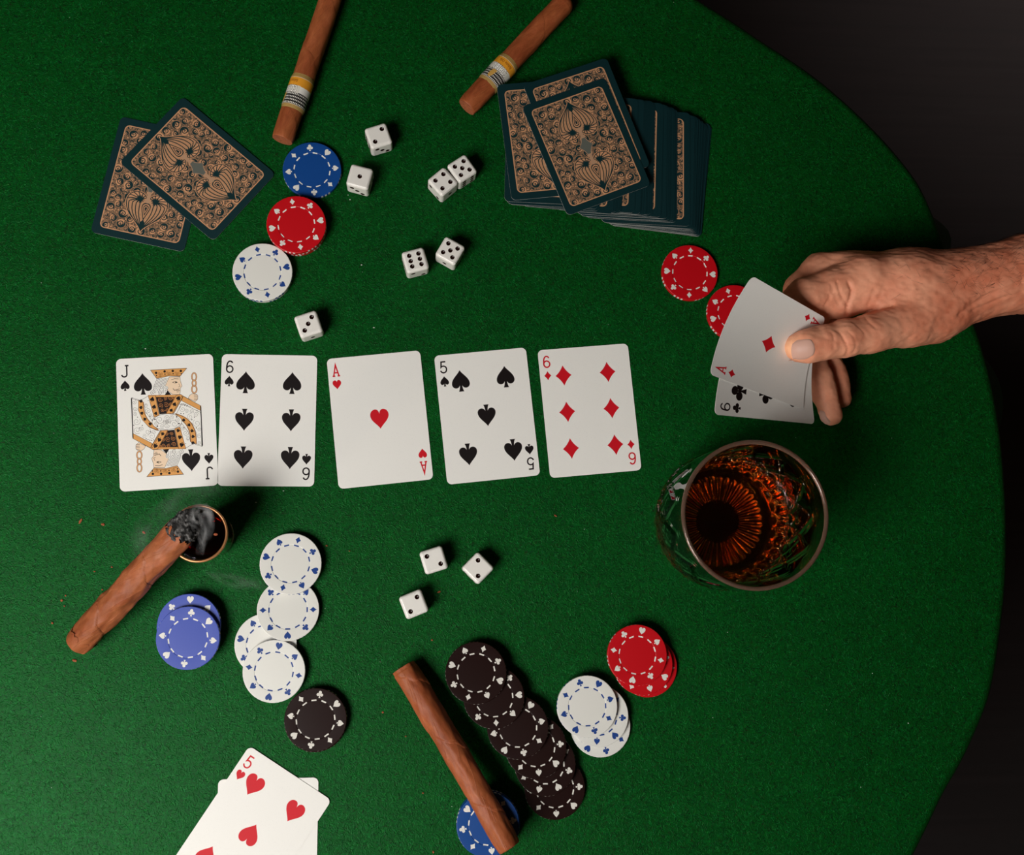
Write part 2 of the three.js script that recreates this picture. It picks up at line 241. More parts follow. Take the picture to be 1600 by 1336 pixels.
jackHalf.centre = (g) => {
  g.save(); jackFrame(g);
  g.beginPath(); g.ellipse(498, 632, 158, 86, -0.06, 0, 6.2832); g.fillStyle = '#e9e6df'; g.fill(); g.strokeStyle = INK; g.lineWidth = 3; g.stroke();
  const curl = (x, y, r, a, s) => { g.beginPath(); for (let i = 0; i <= 40; i++) { const t = i / 40, q = a + s * t * 10, k = r * (1 - t * 0.86); g[i ? 'lineTo' : 'moveTo'](x + k * Math.cos(q), y + k * Math.sin(q)); } g.strokeStyle = '#5a544c'; g.lineWidth = 2.4; g.stroke(); };
  for (const [x, y, r, a] of [[420, 610, 46, 0], [390, 650, 26, 2], [450, 680, 26, 1], [500, 590, 30, 3], [470, 640, 24, 4], [498, 632, 22, 0]]) { curl(x, y, r, a, 1); curl(996 - x, 1264 - y, r, a + Math.PI, 1); }
  for (const [x, y] of [[370, 605], [395, 680], [602, 578], [625, 652]]) { g.beginPath(); g.arc(x, y, 8, 0, 7); g.fillStyle = INK; g.fill(); }
  g.restore();
};
const BR_ = 1.325, BL_ = CW * BR_;   // the teal cards are a little shorter
const backMap = canvasOf(1024, Math.round(1024 * BR_), (g, w, h) => {
  const TEAL = '#07292c', COP = '#c8936b'; g.scale(w / CW, h / BL_); g.fillStyle = TEAL; g.fillRect(0, 0, CW, BL_);
  const x0 = 5, y0 = 5.2, fw = CW - 10, fh = BL_ - 10.4; const frame = () => { g.beginPath(); g.roundRect(x0, y0, fw, fh, 3); };
  g.save(); frame(); g.clip();
  g.fillStyle = '#7d6049'; g.fillRect(x0, y0, fw, fh);
  for (let k = 0; k < 3400; k++) { const x = rr(x0, x0 + fw), y = rr(y0, y0 + fh), a = rr(0, 6.28), r = rr(0.25, 0.9); g.beginPath(); g.arc(x, y, r, a, a + rr(1, 2.4)); g.lineWidth = rr(0.12, 0.34); g.strokeStyle = TEAL; g.stroke(); }
  const placed = [], spiral = (x, y, r, a, s) => {
    g.beginPath(); g.arc(x, y, r, 0, 6.2832); g.fillStyle = COP; g.fill();
    g.fillStyle = TEAL; g.beginPath(); // a fat comma round the curl
    for (let i = 0; i <= 30; i++) { const t = i / 30, q = a + s * t * 4.6, k = r * 0.94; g[i ? 'lineTo' : 'moveTo'](x + k * Math.cos(q), y + k * Math.sin(q)); }
    for (let i = 30; i >= 0; i--) { const t = i / 30, q = a + s * t * 4.6, k = r * (0.94 - 0.52 * Math.sin(Math.PI * t) ** 0.6); g.lineTo(x + k * Math.cos(q), y + k * Math.sin(q)); }
    g.fill();
    g.beginPath(); for (let i = 0; i <= 40; i++) { const t = i / 40, q = a + s * (3.8 + t * 8), k = r * (0.66 - 0.60 * t); g[i ? 'lineTo' : 'moveTo'](x + k * Math.cos(q), y + k * Math.sin(q)); } g.strokeStyle = TEAL; g.lineWidth = r * 0.2; g.lineCap = 'round'; g.stroke();
  };
  for (let i = 0; i < 3000; i++) { // half of the frame, mirrored through the centre
    const r = i < 300 ? rr(2.3, 3.3) : i < 1100 ? rr(1.3, 2.0) : rr(0.4, 1.1), x = rr(x0 + r * 0.6, x0 + fw - r * 0.6), y = rr(y0 + r * 0.6, y0 + fh / 2 + 1.2);
    if (placed.some(([a, b, c]) => Math.hypot(a - x, b - y) < c + r - 0.1 || Math.hypot(CW - a - x, BL_ - b - y) < c + r - 0.1)) continue;
    placed.push([x, y, r]); const a = rr(0, 6.28), s = rnd() < 0.5 ? 1 : -1;
    if (r > 0.7) { spiral(x, y, r, a, s); spiral(CW - x, BL_ - y, r, a + Math.PI, s); } else for (const [u, v] of [[x, y], [CW - x, BL_ - y]]) { g.beginPath(); g.arc(u, v, r * 0.7, 0, 7); g.fillStyle = rnd() < 0.55 ? TEAL : COP; g.fill(); g.strokeStyle = COP; g.lineWidth = 0.2; g.stroke(); }
  }
  for (const half of [0, 1]) { // two drop-shaped spades, tips away from the centre
    g.save(); g.translate(CW / 2, BL_ / 2); if (half) g.rotate(Math.PI);
    const body = () => { g.beginPath(); g.moveTo(0, 34); g.bezierCurveTo(-2.5, 28, -13.8, 24, -13.8, 14.5); g.bezierCurveTo(-13.8, 6.5, -4.6, 5.4, -1.6, 10); g.lineTo(1.6, 10); g.bezierCurveTo(4.6, 5.4, 13.8, 6.5, 13.8, 14.5); g.bezierCurveTo(13.8, 24, 2.5, 28, 0, 34); g.closePath(); };
    body(); g.fillStyle = COP; g.fill(); g.strokeStyle = COP; g.lineWidth = 1.5; g.stroke(); g.strokeStyle = TEAL; g.lineWidth = 0.55; g.stroke();
    g.save(); body(); g.clip();
    g.strokeStyle = 'rgba(7,41,44,0.7)'; g.lineWidth = 0.15; for (let y = 12; y < 30; y += 0.85) { g.beginPath(); g.moveTo(-14, y); g.lineTo(14, y); g.stroke(); }
    for (const s of [-1, 1]) {
      g.strokeStyle = TEAL; g.lineCap = 'round';
      for (let k = 0; k < 4; k++) { g.lineWidth = 0.6; g.beginPath(); g.moveTo(0, 33); g.bezierCurveTo(s * (1.5 + k * 1.4), 27, s * (4.8 + k * 2.6), 24 - k * 0.4, s * (4.6 + k * 2.5), 15.5 - k * 0.2); g.quadraticCurveTo(s * (4.6 + k * 1.4), 12.5, s * 5.2, 12.2); g.stroke(); }
      for (let k = 0; k < 7; k++) { const q = -0.1 - k * 0.45; g.lineWidth = 0.6; g.beginPath(); g.moveTo(s * 5.2, 12.2); g.quadraticCurveTo(s * (5.2 + 4 * Math.cos(q)), 12.2 + 3 * Math.sin(q), s * (5.2 + 8.6 * Math.cos(q + 0.25)), 12.2 + 6.4 * Math.sin(q + 0.25)); g.stroke(); }
      g.beginPath(); g.arc(s * 5.2, 12.2, 1.9, 0, 7); g.fillStyle = TEAL; g.fill();
      for (let k = 0; k < 12; k++) { g.lineWidth = 0.4; g.beginPath(); g.moveTo(s * 5.2, 12.2); g.lineTo(s * 5.2 + 2.7 * Math.cos(k * 0.52), 12.2 + 2.7 * Math.sin(k * 0.52)); g.stroke(); }
    }
    for (const [k, c] of [[1, TEAL], [0.8, COP], [0.6, TEAL], [0.42, COP], [0.26, TEAL]]) { g.beginPath(); g.moveTo(0, 18 + 9 * k); g.bezierCurveTo(-1.2 * k, 18 + 5 * k, -3 * k, 18 + 1 * k, -3 * k, 18 - 1.2 * k); g.bezierCurveTo(-3 * k, 18 - 5 * k, 3 * k, 18 - 5 * k, 3 * k, 18 - 1.2 * k); g.bezierCurveTo(3 * k, 18 + 1 * k, 1.2 * k, 18 + 5 * k, 0, 18 + 9 * k); g.fillStyle = c; g.fill(); }
    g.fillStyle = TEAL; g.beginPath(); g.moveTo(0, 34); g.lineTo(-1.9, 28.5); g.lineTo(0, 26); g.lineTo(1.9, 28.5); g.fill();
    g.restore();
    g.beginPath(); g.moveTo(-1.7, 13.5); g.bezierCurveTo(-0.6, 8, -1, 5, -5, 0); g.lineTo(5, 0); g.bezierCurveTo(1, 5, 0.6, 8, 1.7, 13.5); g.quadraticCurveTo(0, 15, -1.7, 13.5); g.fillStyle = '#b08a6c'; g.fill();
    g.restore();
  }
  g.save(); g.translate(CW / 2, BL_ / 2); g.beginPath(); g.moveTo(-5, 0); g.quadraticCurveTo(-2, 2.5, -1.2, 6); g.lineTo(1.2, 6); g.quadraticCurveTo(2, 2.5, 5, 0); g.quadraticCurveTo(2, -2.5, 1.2, -6); g.lineTo(-1.2, -6); g.quadraticCurveTo(-2, -2.5, -5, 0); g.fillStyle = '#5d6058'; g.fill(); g.restore();
  g.restore(); frame(); g.strokeStyle = COP; g.lineWidth = 0.7; g.stroke();
});
const cardEdge = std({ color: 0xcfccc6, roughness: 0.7 }), cardWhite = std({ color: 0xe9e6df, roughness: 0.55, specularIntensity: 0.5 });
const faceMat = (map) => std({ map, roughness: 0.55, specularIntensity: 0.5 });
const backMat = std({ map: backMap, roughness: 0.5, specularIntensity: 0.5 });
const faces = { J: faceMat(faceMap('J', 'spade', 0, jackHalf, 1024)), '6s': faceMat(faceMap('6', 'spade', 14.9)), Ah: faceMat(faceMap('A', 'heart', 13.4)), '5s': faceMat(faceMap('5', 'spade', 14.9)), '6d': faceMat(faceMap('6', 'diamond', 14.2)), Ad: faceMat(faceMap('A', 'diamond', 14.2)), '6c': faceMat(faceMap('6', 'club', 13.6)), '5h': faceMat(faceMap('5', 'heart', 13.4)) };
// a card as a thin sheet with rounded corners; place(u, v, k) puts its points (u, v in metres from the centre; k = 1 the upper, 0 the lower side)
function cardGeometry(w, l, place, n = 1) {
  const r = 0.0034, out = [], seg = 7;
  for (const [sx, sz, a0] of [[1, -1, -Math.PI / 2], [1, 1, 0], [-1, 1, Math.PI / 2], [-1, -1, Math.PI]]) for (let i = 0; i <= seg; i++) { const a = a0 + i / seg * Math.PI / 2; out.push([sx * (w / 2 - r) + r * Math.cos(a), sz * (l / 2 - r) + r * Math.sin(a)]); }
  if (n > 1) for (let i = out.length - 1; i >= 0; i--) { const a = out[i], b = out[(i + 1) % out.length], d = Math.hypot(b[0] - a[0], b[1] - a[1]); if (d > 0.02) { const m = []; for (let k = 1; k < 24; k++) m.push([lerp(a[0], b[0], k / 24), lerp(a[1], b[1], k / 24)]); out.splice(i + 1, 0, ...m); } }
  const pts = [], N = out.length; const rings = n > 1 ? n : 1;
  const pos = [], uv = [], idx = [[], [], []];
  const add = (u, v, k) => { const p = place(u, v, k); pos.push(p.x, p.y, p.z); uv.push(u / w + 0.5, 0.5 - v / l); return pos.length / 3 - 1; };
  for (const k of [1, 0]) { // concentric rings so that the sheet can bend
    const c = add(0, 0, k), ring = []; for (let j = 1; j <= rings; j++) ring.push(out.map(([u, v]) => add(u * j / rings, v * j / rings, k)));
    const I = idx[k ? 1 : 2], f = (a, b, d) => (k ? I.push(a, d, b) : I.push(a, b, d));
    for (let i = 0; i < N; i++) { const m = (i + 1) % N; f(c, ring[0][i], ring[0][m]); for (let j = 0; j + 1 < rings; j++) { f(ring[j][i], ring[j + 1][i], ring[j + 1][m]); f(ring[j][i], ring[j + 1][m], ring[j][m]); } }
  }
  for (let i = 0; i < N; i++) { const m = (i + 1) % N, a = add(...out[i], 1), b = add(...out[m], 1), c = add(...out[i], 0), d = add(...out[m], 0); idx[0].push(a, b, c, b, d, c); }
  const g = new THREE.BufferGeometry(); g.setAttribute('position', new THREE.Float32BufferAttribute(pos, 3)); g.setAttribute('uv', new THREE.Float32BufferAttribute(uv, 2));
  g.setIndex([...idx[0], ...idx[1], ...idx[2]]); let s = 0; idx.forEach((q, k) => { g.addGroup(s, q.length, k); s += q.length; }); g.computeVertexNormals(); return g;
}
const CT = 0.0003;
const flat = (u, v, k) => V(u, k * CT, v);
const faceGeo = cardGeometry(0.0635, 0.0889, flat), backGeo = cardGeometry(0.0635, BL_ / 1000, flat);
function card(name, geo, mats, px, h, label, grp, tilt) { // px: its corners TL, TR, BR, BL in the photograph
  const c = px.map(([x, y]) => at(x, y, h)), mid = V(0, 0, 0); c.forEach((p) => mid.addScaledVector(p, 0.25));
  const dir = c[1].clone().sub(c[0]).add(c[2]).sub(c[3]);
  const m = mesh(name, geo, mats); m.position.set(mid.x, h, mid.z); m.rotation.y = Math.atan2(-dir.z, dir.x); return tag(m, label, 'card', grp);
}
const F = (k) => [cardEdge, faces[k], cardWhite];
card('playing_card', faceGeo, F('J'), [[184.6, 562], [331.1, 553.5], [338.3, 758.1], [189.1, 767.6]], 0.0003, 'jack of spades face up on the felt, leftmost of the row of five', null);
card('playing_card', faceGeo, F('6s'), [[348.3, 553.9], [494.4, 555.7], [490.1, 760.8], [340.1, 758.7]], 0.0003, 'six of spades face up on the felt beside the jack');
card('playing_card', faceGeo, F('Ah'), [[510.4, 560.6], [654.9, 547], [678.1, 749.4], [529.5, 764.8]], 0.0003, 'ace of hearts face up in the middle of the row of five');
card('playing_card', faceGeo, F('5s'), [[677, 555.3], [820.2, 542.2], [846.1, 743.3], [699.2, 758.4]], 0.0003, 'five of spades face up between the ace and the six of diamonds');
card('playing_card', faceGeo, F('6d'), [[837.2, 546.7], [978.8, 535.6], [1005.2, 735.6], [861.1, 748.1]], 0.0003, 'six of diamonds face up at the right end of the row');
card('playing_card', faceGeo, [cardEdge, cardWhite, cardWhite], [[338, 1223], [493, 1219], [495.5, 1436], [340.5, 1440]], 0.0003, 'white card lying face up mostly hidden under the five of hearts');
{ // the five of hearts reaches out of the picture: its lower corners follow from its upper ones
  const a = at(387.9, 1164.1, 0.0007), b = at(519.9, 1251.5, 0.0007), u = b.clone().sub(a).normalize(), v = V(-u.z, 0, u.x), mid = a.clone().add(b).multiplyScalar(0.5).addScaledVector(v, 0.04445);
  const m = mesh('playing_card', faceGeo, F('5h')); m.position.set(mid.x, 0.0007, mid.z); m.rotation.y = Math.atan2(-u.z, u.x); tag(m, 'five of hearts face up at the bottom edge of the photo', 'card');
}
const B = [cardEdge, backMat, cardWhite];
card('playing_card', backGeo, B, [[197.7, 183.8], [333, 212], [277.6, 394], [142, 363.2]], 0.0003, 'teal and copper card lying face down partly under another at upper left', null);
card('playing_card', backGeo, B, [[283.9, 153.5], [429.9, 272.2], [334.2, 376.2], [188.4, 252.2]].map((_, i, a) => a[[3, 0, 1, 2][i]]), 0.0008, 'teal and copper card face down crossing on top of the other at upper left');
{ // the spilled pile of face-down cards: every card its own object
  const fan = [], N = 44; // from the bottom up: right edge x at the top corner, bottom right corner, angle
  const key = [[0, 1116, 192, 1096, 371, 6.2], [9, 1100, 186, 1089, 364, 4.2], [15, 1090, 180, 1083, 358, 2.2], [16, 1079, 175, 1078.5, 354, 1.6], [17, 1060, 172, 1058, 349, 1.8], [24, 1044, 167, 1040, 343, 2.2], [25, 1038, 164, 1033, 340, 2.6], [26, 1024, 161, 1019, 338, 3.0], [33, 1006, 156, 1000, 335, 3.4], [34, 996, 153, 991.5, 333.5, 3.8], [35, 977, 150, 971, 333, 4.4], [39, 969, 148, 962, 334, 5.4], [40, 962, 147, 958, 335, 6.0], [41, 941, 146, 937, 330, 4.5], [43, 934, 146, 930, 322, 1.5]];
  let prev = null;
  for (let i = 0; i < N; i++) {
    let k = 0; while (k + 2 < key.length && key[k + 1][0] < i) k++;
    const A = key[k], C = key[k + 1], t = clamp((i - A[0]) / (C[0] - A[0]), 0, 1), q = A.map((v, j) => lerp(v, C[j], t)), loose = [16, 25, 34, 40].includes(i);
    const jit = loose ? 0 : 1, h = 0.0003 + i * 0.00031, br = at(q[3] + jit * rr(-1.2, 1.2), q[4] + jit * rr(-1.6, 1.6), h), a = (q[5] + jit * rr(-0.5, 0.5)) * RAD, u = V(Math.cos(a), 0, Math.sin(a)), v = V(-u.z, 0, u.x);
    const tr = at(q[1], q[2], h), dv = br.clone().sub(tr).normalize(), ang = Math.atan2(dv.z, dv.x) - Math.PI / 2; const a2 = lerp(a, ang, 0.5); u.set(Math.cos(a2), 0, Math.sin(a2)); v.set(-u.z, 0, u.x);
    const mid = br.clone().addScaledVector(u, -0.03175).addScaledVector(v, -BL_ / 2000);
    const m = mesh('playing_card', backGeo, B); m.position.set(mid.x, h, mid.z); m.rotation.y = -a2;
    const label = { 16: 'rightmost face down card of the spilled pile showing a broad copper strip', 25: 'face down card in the spilled pile showing a thin copper strip second from right', 34: 'face down card in the spilled pile showing a short copper corner third from right', 40: 'face down card showing a small copper corner just right of the top card tip' }[i] ?? 'face down teal card inside the spilled pile, only its border or edge showing';
    tag(m, label, 'card', loose ? null : 'teal cards within the spilled pile');
  }
  const top = 0.0003 + N * 0.00031;
  card('playing_card', backGeo, B, [[783, 134], [919.5, 122], [932.5, 300], [796, 312]], top, 'face down teal card at the left end of the pile below the two crossed cards', null);
  card('playing_card', backGeo, B, [[817.5, 136], [941.7, 94.4], [1015.5, 257], [891, 299]], top + 0.0004, 'face down teal card highest in the photo, second from the top of the pile');
  card('playing_card', backGeo, B, [[812.5, 169], [939.7, 124.4], [1021.6, 285.9], [889.3, 335.1]], top + 0.0008, 'fully visible face down teal card on top of the spilled pile');
}

// ---------------------------------------------------------------- poker chips
const CR = 0.020, CH = 0.0033;
function chipKind(body, mark, shine = 0.6) {
  const map = canvasOf(768, 768, (g, W) => {
    g.fillStyle = body; g.fillRect(0, 0, W, W); for (let i = 0; i < 9000; i++) { const v = rnd() < 0.5 ? 0 : 255; g.fillStyle = cs(v, v, v, 0.025); g.fillRect(rr(0, W), rr(0, W), 2, 2); }
    g.translate(W / 2, W / 2); const R = W / 2;
    for (let k = 0; k < 8; k++) { g.save(); g.rotate(k * Math.PI / 4); suit(g, ['club', 'heart', 'spade', 'diamond'][k % 4], 0, -R * 0.805, R * 0.235, 0, mark); g.restore(); }
    for (let k = 0; k < 12; k++) { g.save(); g.rotate((k + 0.5) * Math.PI / 6); g.fillStyle = mark; g.beginPath(); g.roundRect(-R * 0.082, -R * 0.635, R * 0.164, R * 0.045, 4); g.fill(); g.restore(); }
  });
  const side = canvasOf(1024, 32, (g) => { g.fillStyle = body; g.fillRect(0, 0, 1024, 32); g.fillStyle = mark; for (let k = 0; k < 8; k++) for (const d of [-22, 0, 22]) { g.beginPath(); g.roundRect(64 + k * 128 + d - 6, 8, 12, 16, 5); g.fill(); } });
  return { face: std({ map, roughness: 0.42, specularIntensity: shine }), edge: std({ map: side, roughness: 0.42, specularIntensity: shine }) };
}
const kinds = { blue: chipKind('#0d4286', '#dedbd2'), violet: chipKind('#4253a8', '#dedbd2'), red: chipKind('#bd0714', '#dedbd2'), white: chipKind('#dddbd3', '#1d3f83'), black: chipKind('#1d0b08', '#d8d4ca', 0.25) };
const chipFace = (() => { const pr = [[0, 0.00305], [0.0121, 0.00305], [0.01225, 0.0029], [0.0126, 0.0029], [0.01275, 0.0033], [0.0196, 0.0033]].map(([x, y]) => new THREE.Vector2(x, y)); const g = new THREE.LatheGeometry(pr, 96); const p = g.attributes.position, uv = g.attributes.uv; for (let i = 0; i < p.count; i++) uv.setXY(i, 0.5 + p.getX(i) / (2 * CR), 0.5 - p.getZ(i) / (2 * CR)); const q = g.toNonIndexed(); q.computeVertexNormals(); return flipIfNeeded(mergeVertices(creaseFree(q))); })();
function creaseFree(g) { g.deleteAttribute('normal'); return g; }
function flipIfNeeded(g) { g.computeVertexNormals(); if (g.attributes.normal.getY(0) < 0) { const ix = g.index.array; for (let i = 0; i < ix.length; i += 3) { const t = ix[i]; ix[i] = ix[i + 1]; ix[i + 1] = t; } g.computeVertexNormals(); } return g; }
const chipUnder = chipFace.clone().rotateX(Math.PI).translate(0, CH, 0);
const chipEdge = (() => { const pr = []; for (let i = 0; i <= 4; i++) { const a = -Math.PI / 2 + i / 4 * Math.PI / 2; pr.push(new THREE.Vector2(0.0196 + 0.0004 * Math.cos(a), 0.0004 + 0.0004 * Math.sin(a))); } for (let i = 0; i <= 4; i++) { const a = i / 4 * Math.PI / 2; pr.push(new THREE.Vector2(0.0196 + 0.0004 * Math.cos(a), 0.0029 + 0.0004 * Math.sin(a))); } return new THREE.LatheGeometry(pr, 96); })();
const chipProto = {};
function newChip(kind) {
  if (!chipProto[kind]) { const g = new THREE.Group(); mesh('face', chipFace, kinds[kind].face, g); mesh('face', chipUnder, kinds[kind].face, g); mesh('edge', chipEdge, kinds[kind].edge, g); chipProto[kind] = g; }
  const c = chipProto[kind].clone(); return c;
}
const laid = [];
// chips of one heap, from the bottom up: [px, py of the top's centre, degrees of a club, tilt in degrees, heading of the raised side in degrees, label, group]
function heap(kind, list) {
  const below = [];
  for (const [px, py, club, tilt, head, label, grp, hide] of list) {
    let h = CH, pose;
    for (let it = 0; it < 4; it++) {
      const c = at(px, py, h), n = V(0, 1, 0); if (tilt) { const w = at(px + 10 * Math.cos(head * RAD), py + 10 * Math.sin(head * RAD), h).sub(c).normalize(); n.addScaledVector(w, -Math.tan(tilt * RAD)).normalize(); }
      let need = -1; // height of the lower side's centre
      const yAt = (x, z) => -(n.x * x + n.z * z) / n.y;
      for (let i = -10; i <= 10; i++) for (let j = -10; j <= 10; j++) { const x = i * CR / 10, z = j * CR / 10; if (x * x + z * z > CR * CR * 1.001) continue; let g = 0.0001; for (const b of below) { const X = c.x + x - b.c.x, Z = c.z + z - b.c.z; if (X * X + Z * Z <= CR * CR) g = Math.max(g, b.base + b.yAt(X, Z) + (CH + 0.00005) / b.n.y); } need = Math.max(need, g - yAt(x, z)); }
      pose = { c, n, base: need, yAt }; h = need + CH / n.y;
    }
    below.push(pose); laid.push(pose);
    const g = newChip(kind); g.name = numbered('poker_chip'); scene.add(g); tag(g, label, 'chip', grp);
    g.position.set(pose.c.x, pose.base, pose.c.z);
    const spin = headingAt(px, py, club, h); // world heading of a club, at -z on the chip
    g.quaternion.setFromUnitVectors(V(0, 1, 0), pose.n).multiply(new THREE.Quaternion().setFromAxisAngle(V(0, 1, 0), spin - Math.PI / 2));
  }
  return below;
}
heap('blue', [[487.5, 265.5, -95.6, 0, 0, 'dark blue poker chip lying alone below the tip of the left cigar']]);
heap('red', [[464, 354, -20, 0, 0, 'lowest red chip of the stack between the blue and the white chips'], [463.5, 352, 10, 0, 0, 'middle red chip of the stack between the blue and the white chips'], [463, 350.5, -53.5, 0, 0, 'top red chip of the stack between the blue and the white chips']]);
heap('white', [[410.5, 426.5, 0, 0, 0, 'lower white chip of the two stacked under the red ones at upper left'], [410, 425, -56, 0, 0, 'upper white chip of the two stacked under the red ones at upper left']]);
heap('red', [[1078, 426, -41.5, 0, 0, 'red chip lying free between the spilled pile and the hand']]);
heap('red', [[1148.5, 488.5, -62.5, 0, 0, 'red chip half hidden under the ace held in the hand']]);
const violet = heap('violet', [[294, 979.5, 20, 0, 0, 'lowest periwinkle blue chip in the stack below the smoked cigar'], [295, 978, 60, 0, 0, 'second lowest periwinkle blue chip in the stack below the smoked cigar'], [295, 977, -133, 0, 0, 'periwinkle chip just under the top one, showing at its upper edge'], [293.5, 997, -82, 0, 0, 'top periwinkle blue chip shifted downwards on its stack']]);
heap('white', [[415, 1007, 148, 0, 0, 'lowest white chip, peeking out at the left of the white group'], [428, 1049, -124, 0, 0, 'lowest in the photo of the four spread white chips, beside the black chip'], [449.8, 953.5, -135, 4.5, 125, 'second white chip from the top of the four spread in a line'], [454, 881.5, -28.7, 4.5, 95, 'uppermost white chip of the four spread, right of the shot glass']]);
heap('black', [[493, 1126, 30, 0, 0, 'lower black chip hidden under the single one below the white chips'], [493, 1124.5, -80, 0, 0, 'black chip on top beside the white chips, above the five of hearts']]);
heap('black', [[867.1, 1231.8, -4, 0, 0, 'lowest black chip at the bottom end of the slanting black row'], [852.2, 1195, 14.6, 6, 63, 'second black chip from the bottom end of the slanting row'], [837.8, 1168.1, -7, 8, 63, 'third black chip from the bottom end of the slanting row'], [809.8, 1137.7, 76.7, 9, 50, 'third black chip from the upper end of the slanting row'], [772.5, 1090.6, 129, 9, 52, 'second black chip from the upper end of the slanting row'], [744.3, 1052.3, -28, 8, 54, 'topmost black chip, fully visible at the upper end of the slanting row']]);
const blueStack = heap('blue', [0, 1, 2, 3, 4, 5].map((k) => [762.5 + (k === 2 ? 2 : 0), 1289 + (k === 3 ? -3 : 0) + (5 - k) * -0.3, [170, 20, 95, 40, 10, 170][k], 0, 0, ['lowest dark blue chip in the stack under the cigar', 'second dark blue chip from the bottom under the cigar', 'third dark blue chip from the bottom under the cigar', 'third dark blue chip from the top under the cigar', 'second dark blue chip from the top under the cigar', 'top dark blue chip touching the cigar at the bottom edge'][k]]));
heap('white', [[938.4, 1135, 77, 0, 0, 'lowest white chip of the three beside the slanting black row'], [935.2, 1119, 4, 0, 0, 'middle white chip of the three beside the slanting black row'], [917.6, 1104.2, -107, 0, 0, 'top white chip of the three beside the slanting black row']]);
heap('red', [[1012, 1042, 48, 0, 0, 'lowest red chip of the three below the whiskey glass'], [1005, 1038.5, -16.5, 0, 0, 'middle red chip of the three below the whiskey glass'], [995.8, 1023.8, -122.6, 0, 0, 'top red chip of the three below the whiskey glass']]);

// ---------------------------------------------------------------- dice
{
  const S = 0.0156, pr = 0.00155, deep = 0.0007, off = { 1: [[0, 0]], 2: [[-1, -1], [1, 1]], 3: [[-1, -1], [0, 0], [1, 1]], 4: [[-1, -1], [1, 1], [-1, 1], [1, -1]], 5: [[-1, -1], [1, 1], [-1, 1], [1, -1], [0, 0]], 6: [[-1, -1], [-1, 0], [-1, 1], [1, -1], [1, 0], [1, 1]] };
  const Rb = (pr * pr + deep * deep) / (2 * deep), ev = new Evaluator(); ev.attributes = ['position', 'normal']; ev.useGroups = false;
  const ivory = std({ color: 0xe6e2da, roughness: 0.3, specularIntensity: 0.6, clearcoat: 0.2 }), paint = std({ color: 0x1d0a06, roughness: 0.25, specularIntensity: 0.8, side: THREE.DoubleSide });
  const bowl = (() => { const a = Math.asin(pr / Rb) * 0.99, g = new THREE.SphereGeometry(Rb - 0.00002, 20, 8, 0, 6.2832, Math.PI - a, a); g.translate(0, Rb - deep + 0.00003, 0); return g; })(); // opening at y = 0, looking up
  const cache = {};
  function dieProto(n) { // n: values on top, front (towards the bottom of the photo), right, with the 2-3-6 turned or not
    const key = n.join(); if (cache[key]) return cache[key];
    const sides = [[n[0], V(0, 1, 0), V(1, 0, 0), V(0, 0, 1)], [7 - n[0], V(0, -1, 0), V(1, 0, 0), V(0, 0, 1)], [n[1], V(0, 0, 1), V(1, 0, 0), V(0, -1, 0)], [7 - n[1], V(0, 0, -1), V(1, 0, 0), V(0, -1, 0)], [n[2], V(1, 0, 0), V(0, 0, 1), V(0, 1, 0)], [7 - n[2], V(-1, 0, 0), V(0, 0, 1), V(0, 1, 0)]];
    const spots = []; sides.forEach(([v, N, U, W], i) => off[v].forEach(([a, b]) => { let x = a, y = b; if (i === 0 && n[3]) { x = b; y = -a; } const d = v === 6 ? 0.0038 : 0.0036; spots.push([N, N.clone().multiplyScalar(S / 2).addScaledVector(U, x * d * (v === 6 && !(i === 0 && n[3]) ? 0.85 : 1)).addScaledVector(W, y * d)]); }));
    const cut = mergeGeometries(spots.map(([N, p]) => new THREE.SphereGeometry(Rb, 18, 12).translate(...p.clone().addScaledVector(N, Rb - deep).toArray())));
    const box = new Brush(new RoundedBoxGeometry(S, S, S, 5, 0.0021)), holes = new Brush(cut); box.updateMatrixWorld(); holes.updateMatrixWorld();
    const body = ev.evaluate(box, holes, SUBTRACTION).geometry, g = new THREE.Group();
    const bm = new THREE.Mesh(body, ivory); bm.name = 'cube_body'; bm.castShadow = bm.receiveShadow = true; g.add(bm);
    spots.forEach(([N, p]) => { const m = mesh('pip', bowl, paint, g); m.position.copy(p); m.quaternion.setFromUnitVectors(V(0, 1, 0), N); });
    return (cache[key] = g);
  }
  const dice = [
    [591.4, 211.6, -17, [2, 3, 1, 1], 'white die showing two, topmost of the dice below the cigars'],
    [562, 275.8, 15, [1, 3, 2, 0], 'white die showing one, right of the dark blue chip'],
    [692, 283.3, 48, [4, 2, 1, 0], 'white die showing four, touching the die with five behind it'],
    [722.2, 262.8, 54.5, [5, 3, 6, 0], 'white die showing five, touching the die with four'],
    [648.9, 406.3, -14.5, [6, 2, 4, 0], 'white die showing six above the ace of hearts'],
    [703.6, 391.4, 29.5, [5, 1, 4, 0], 'white die showing five standing beside the six'],
    [481.6, 506, -18, [3, 1, 5, 1], 'white die showing three just above the row of cards'],
    [677.8, 875.2, -17.5, [2, 3, 1, 0], 'white die showing two, upper left of the three below the cards'],
    [747, 887.8, 45, [2, 4, 1, 0], 'white die showing two turned cornerwise, rightmost of the three below the cards'],
    [646.5, 944.3, -22, [2, 3, 6, 1], 'white die showing two, lowest of the three below the cards'],
  ];
  for (const [px, py, deg, n, label] of dice) { const g = dieProto(n).clone(); g.name = numbered('die'); scene.add(g); tag(g, label, 'die', null); const p = at(px, py, S); g.position.set(p.x, S / 2 + 0.0001, p.z); g.rotation.y = headingAt(px, py, deg, S); }
}

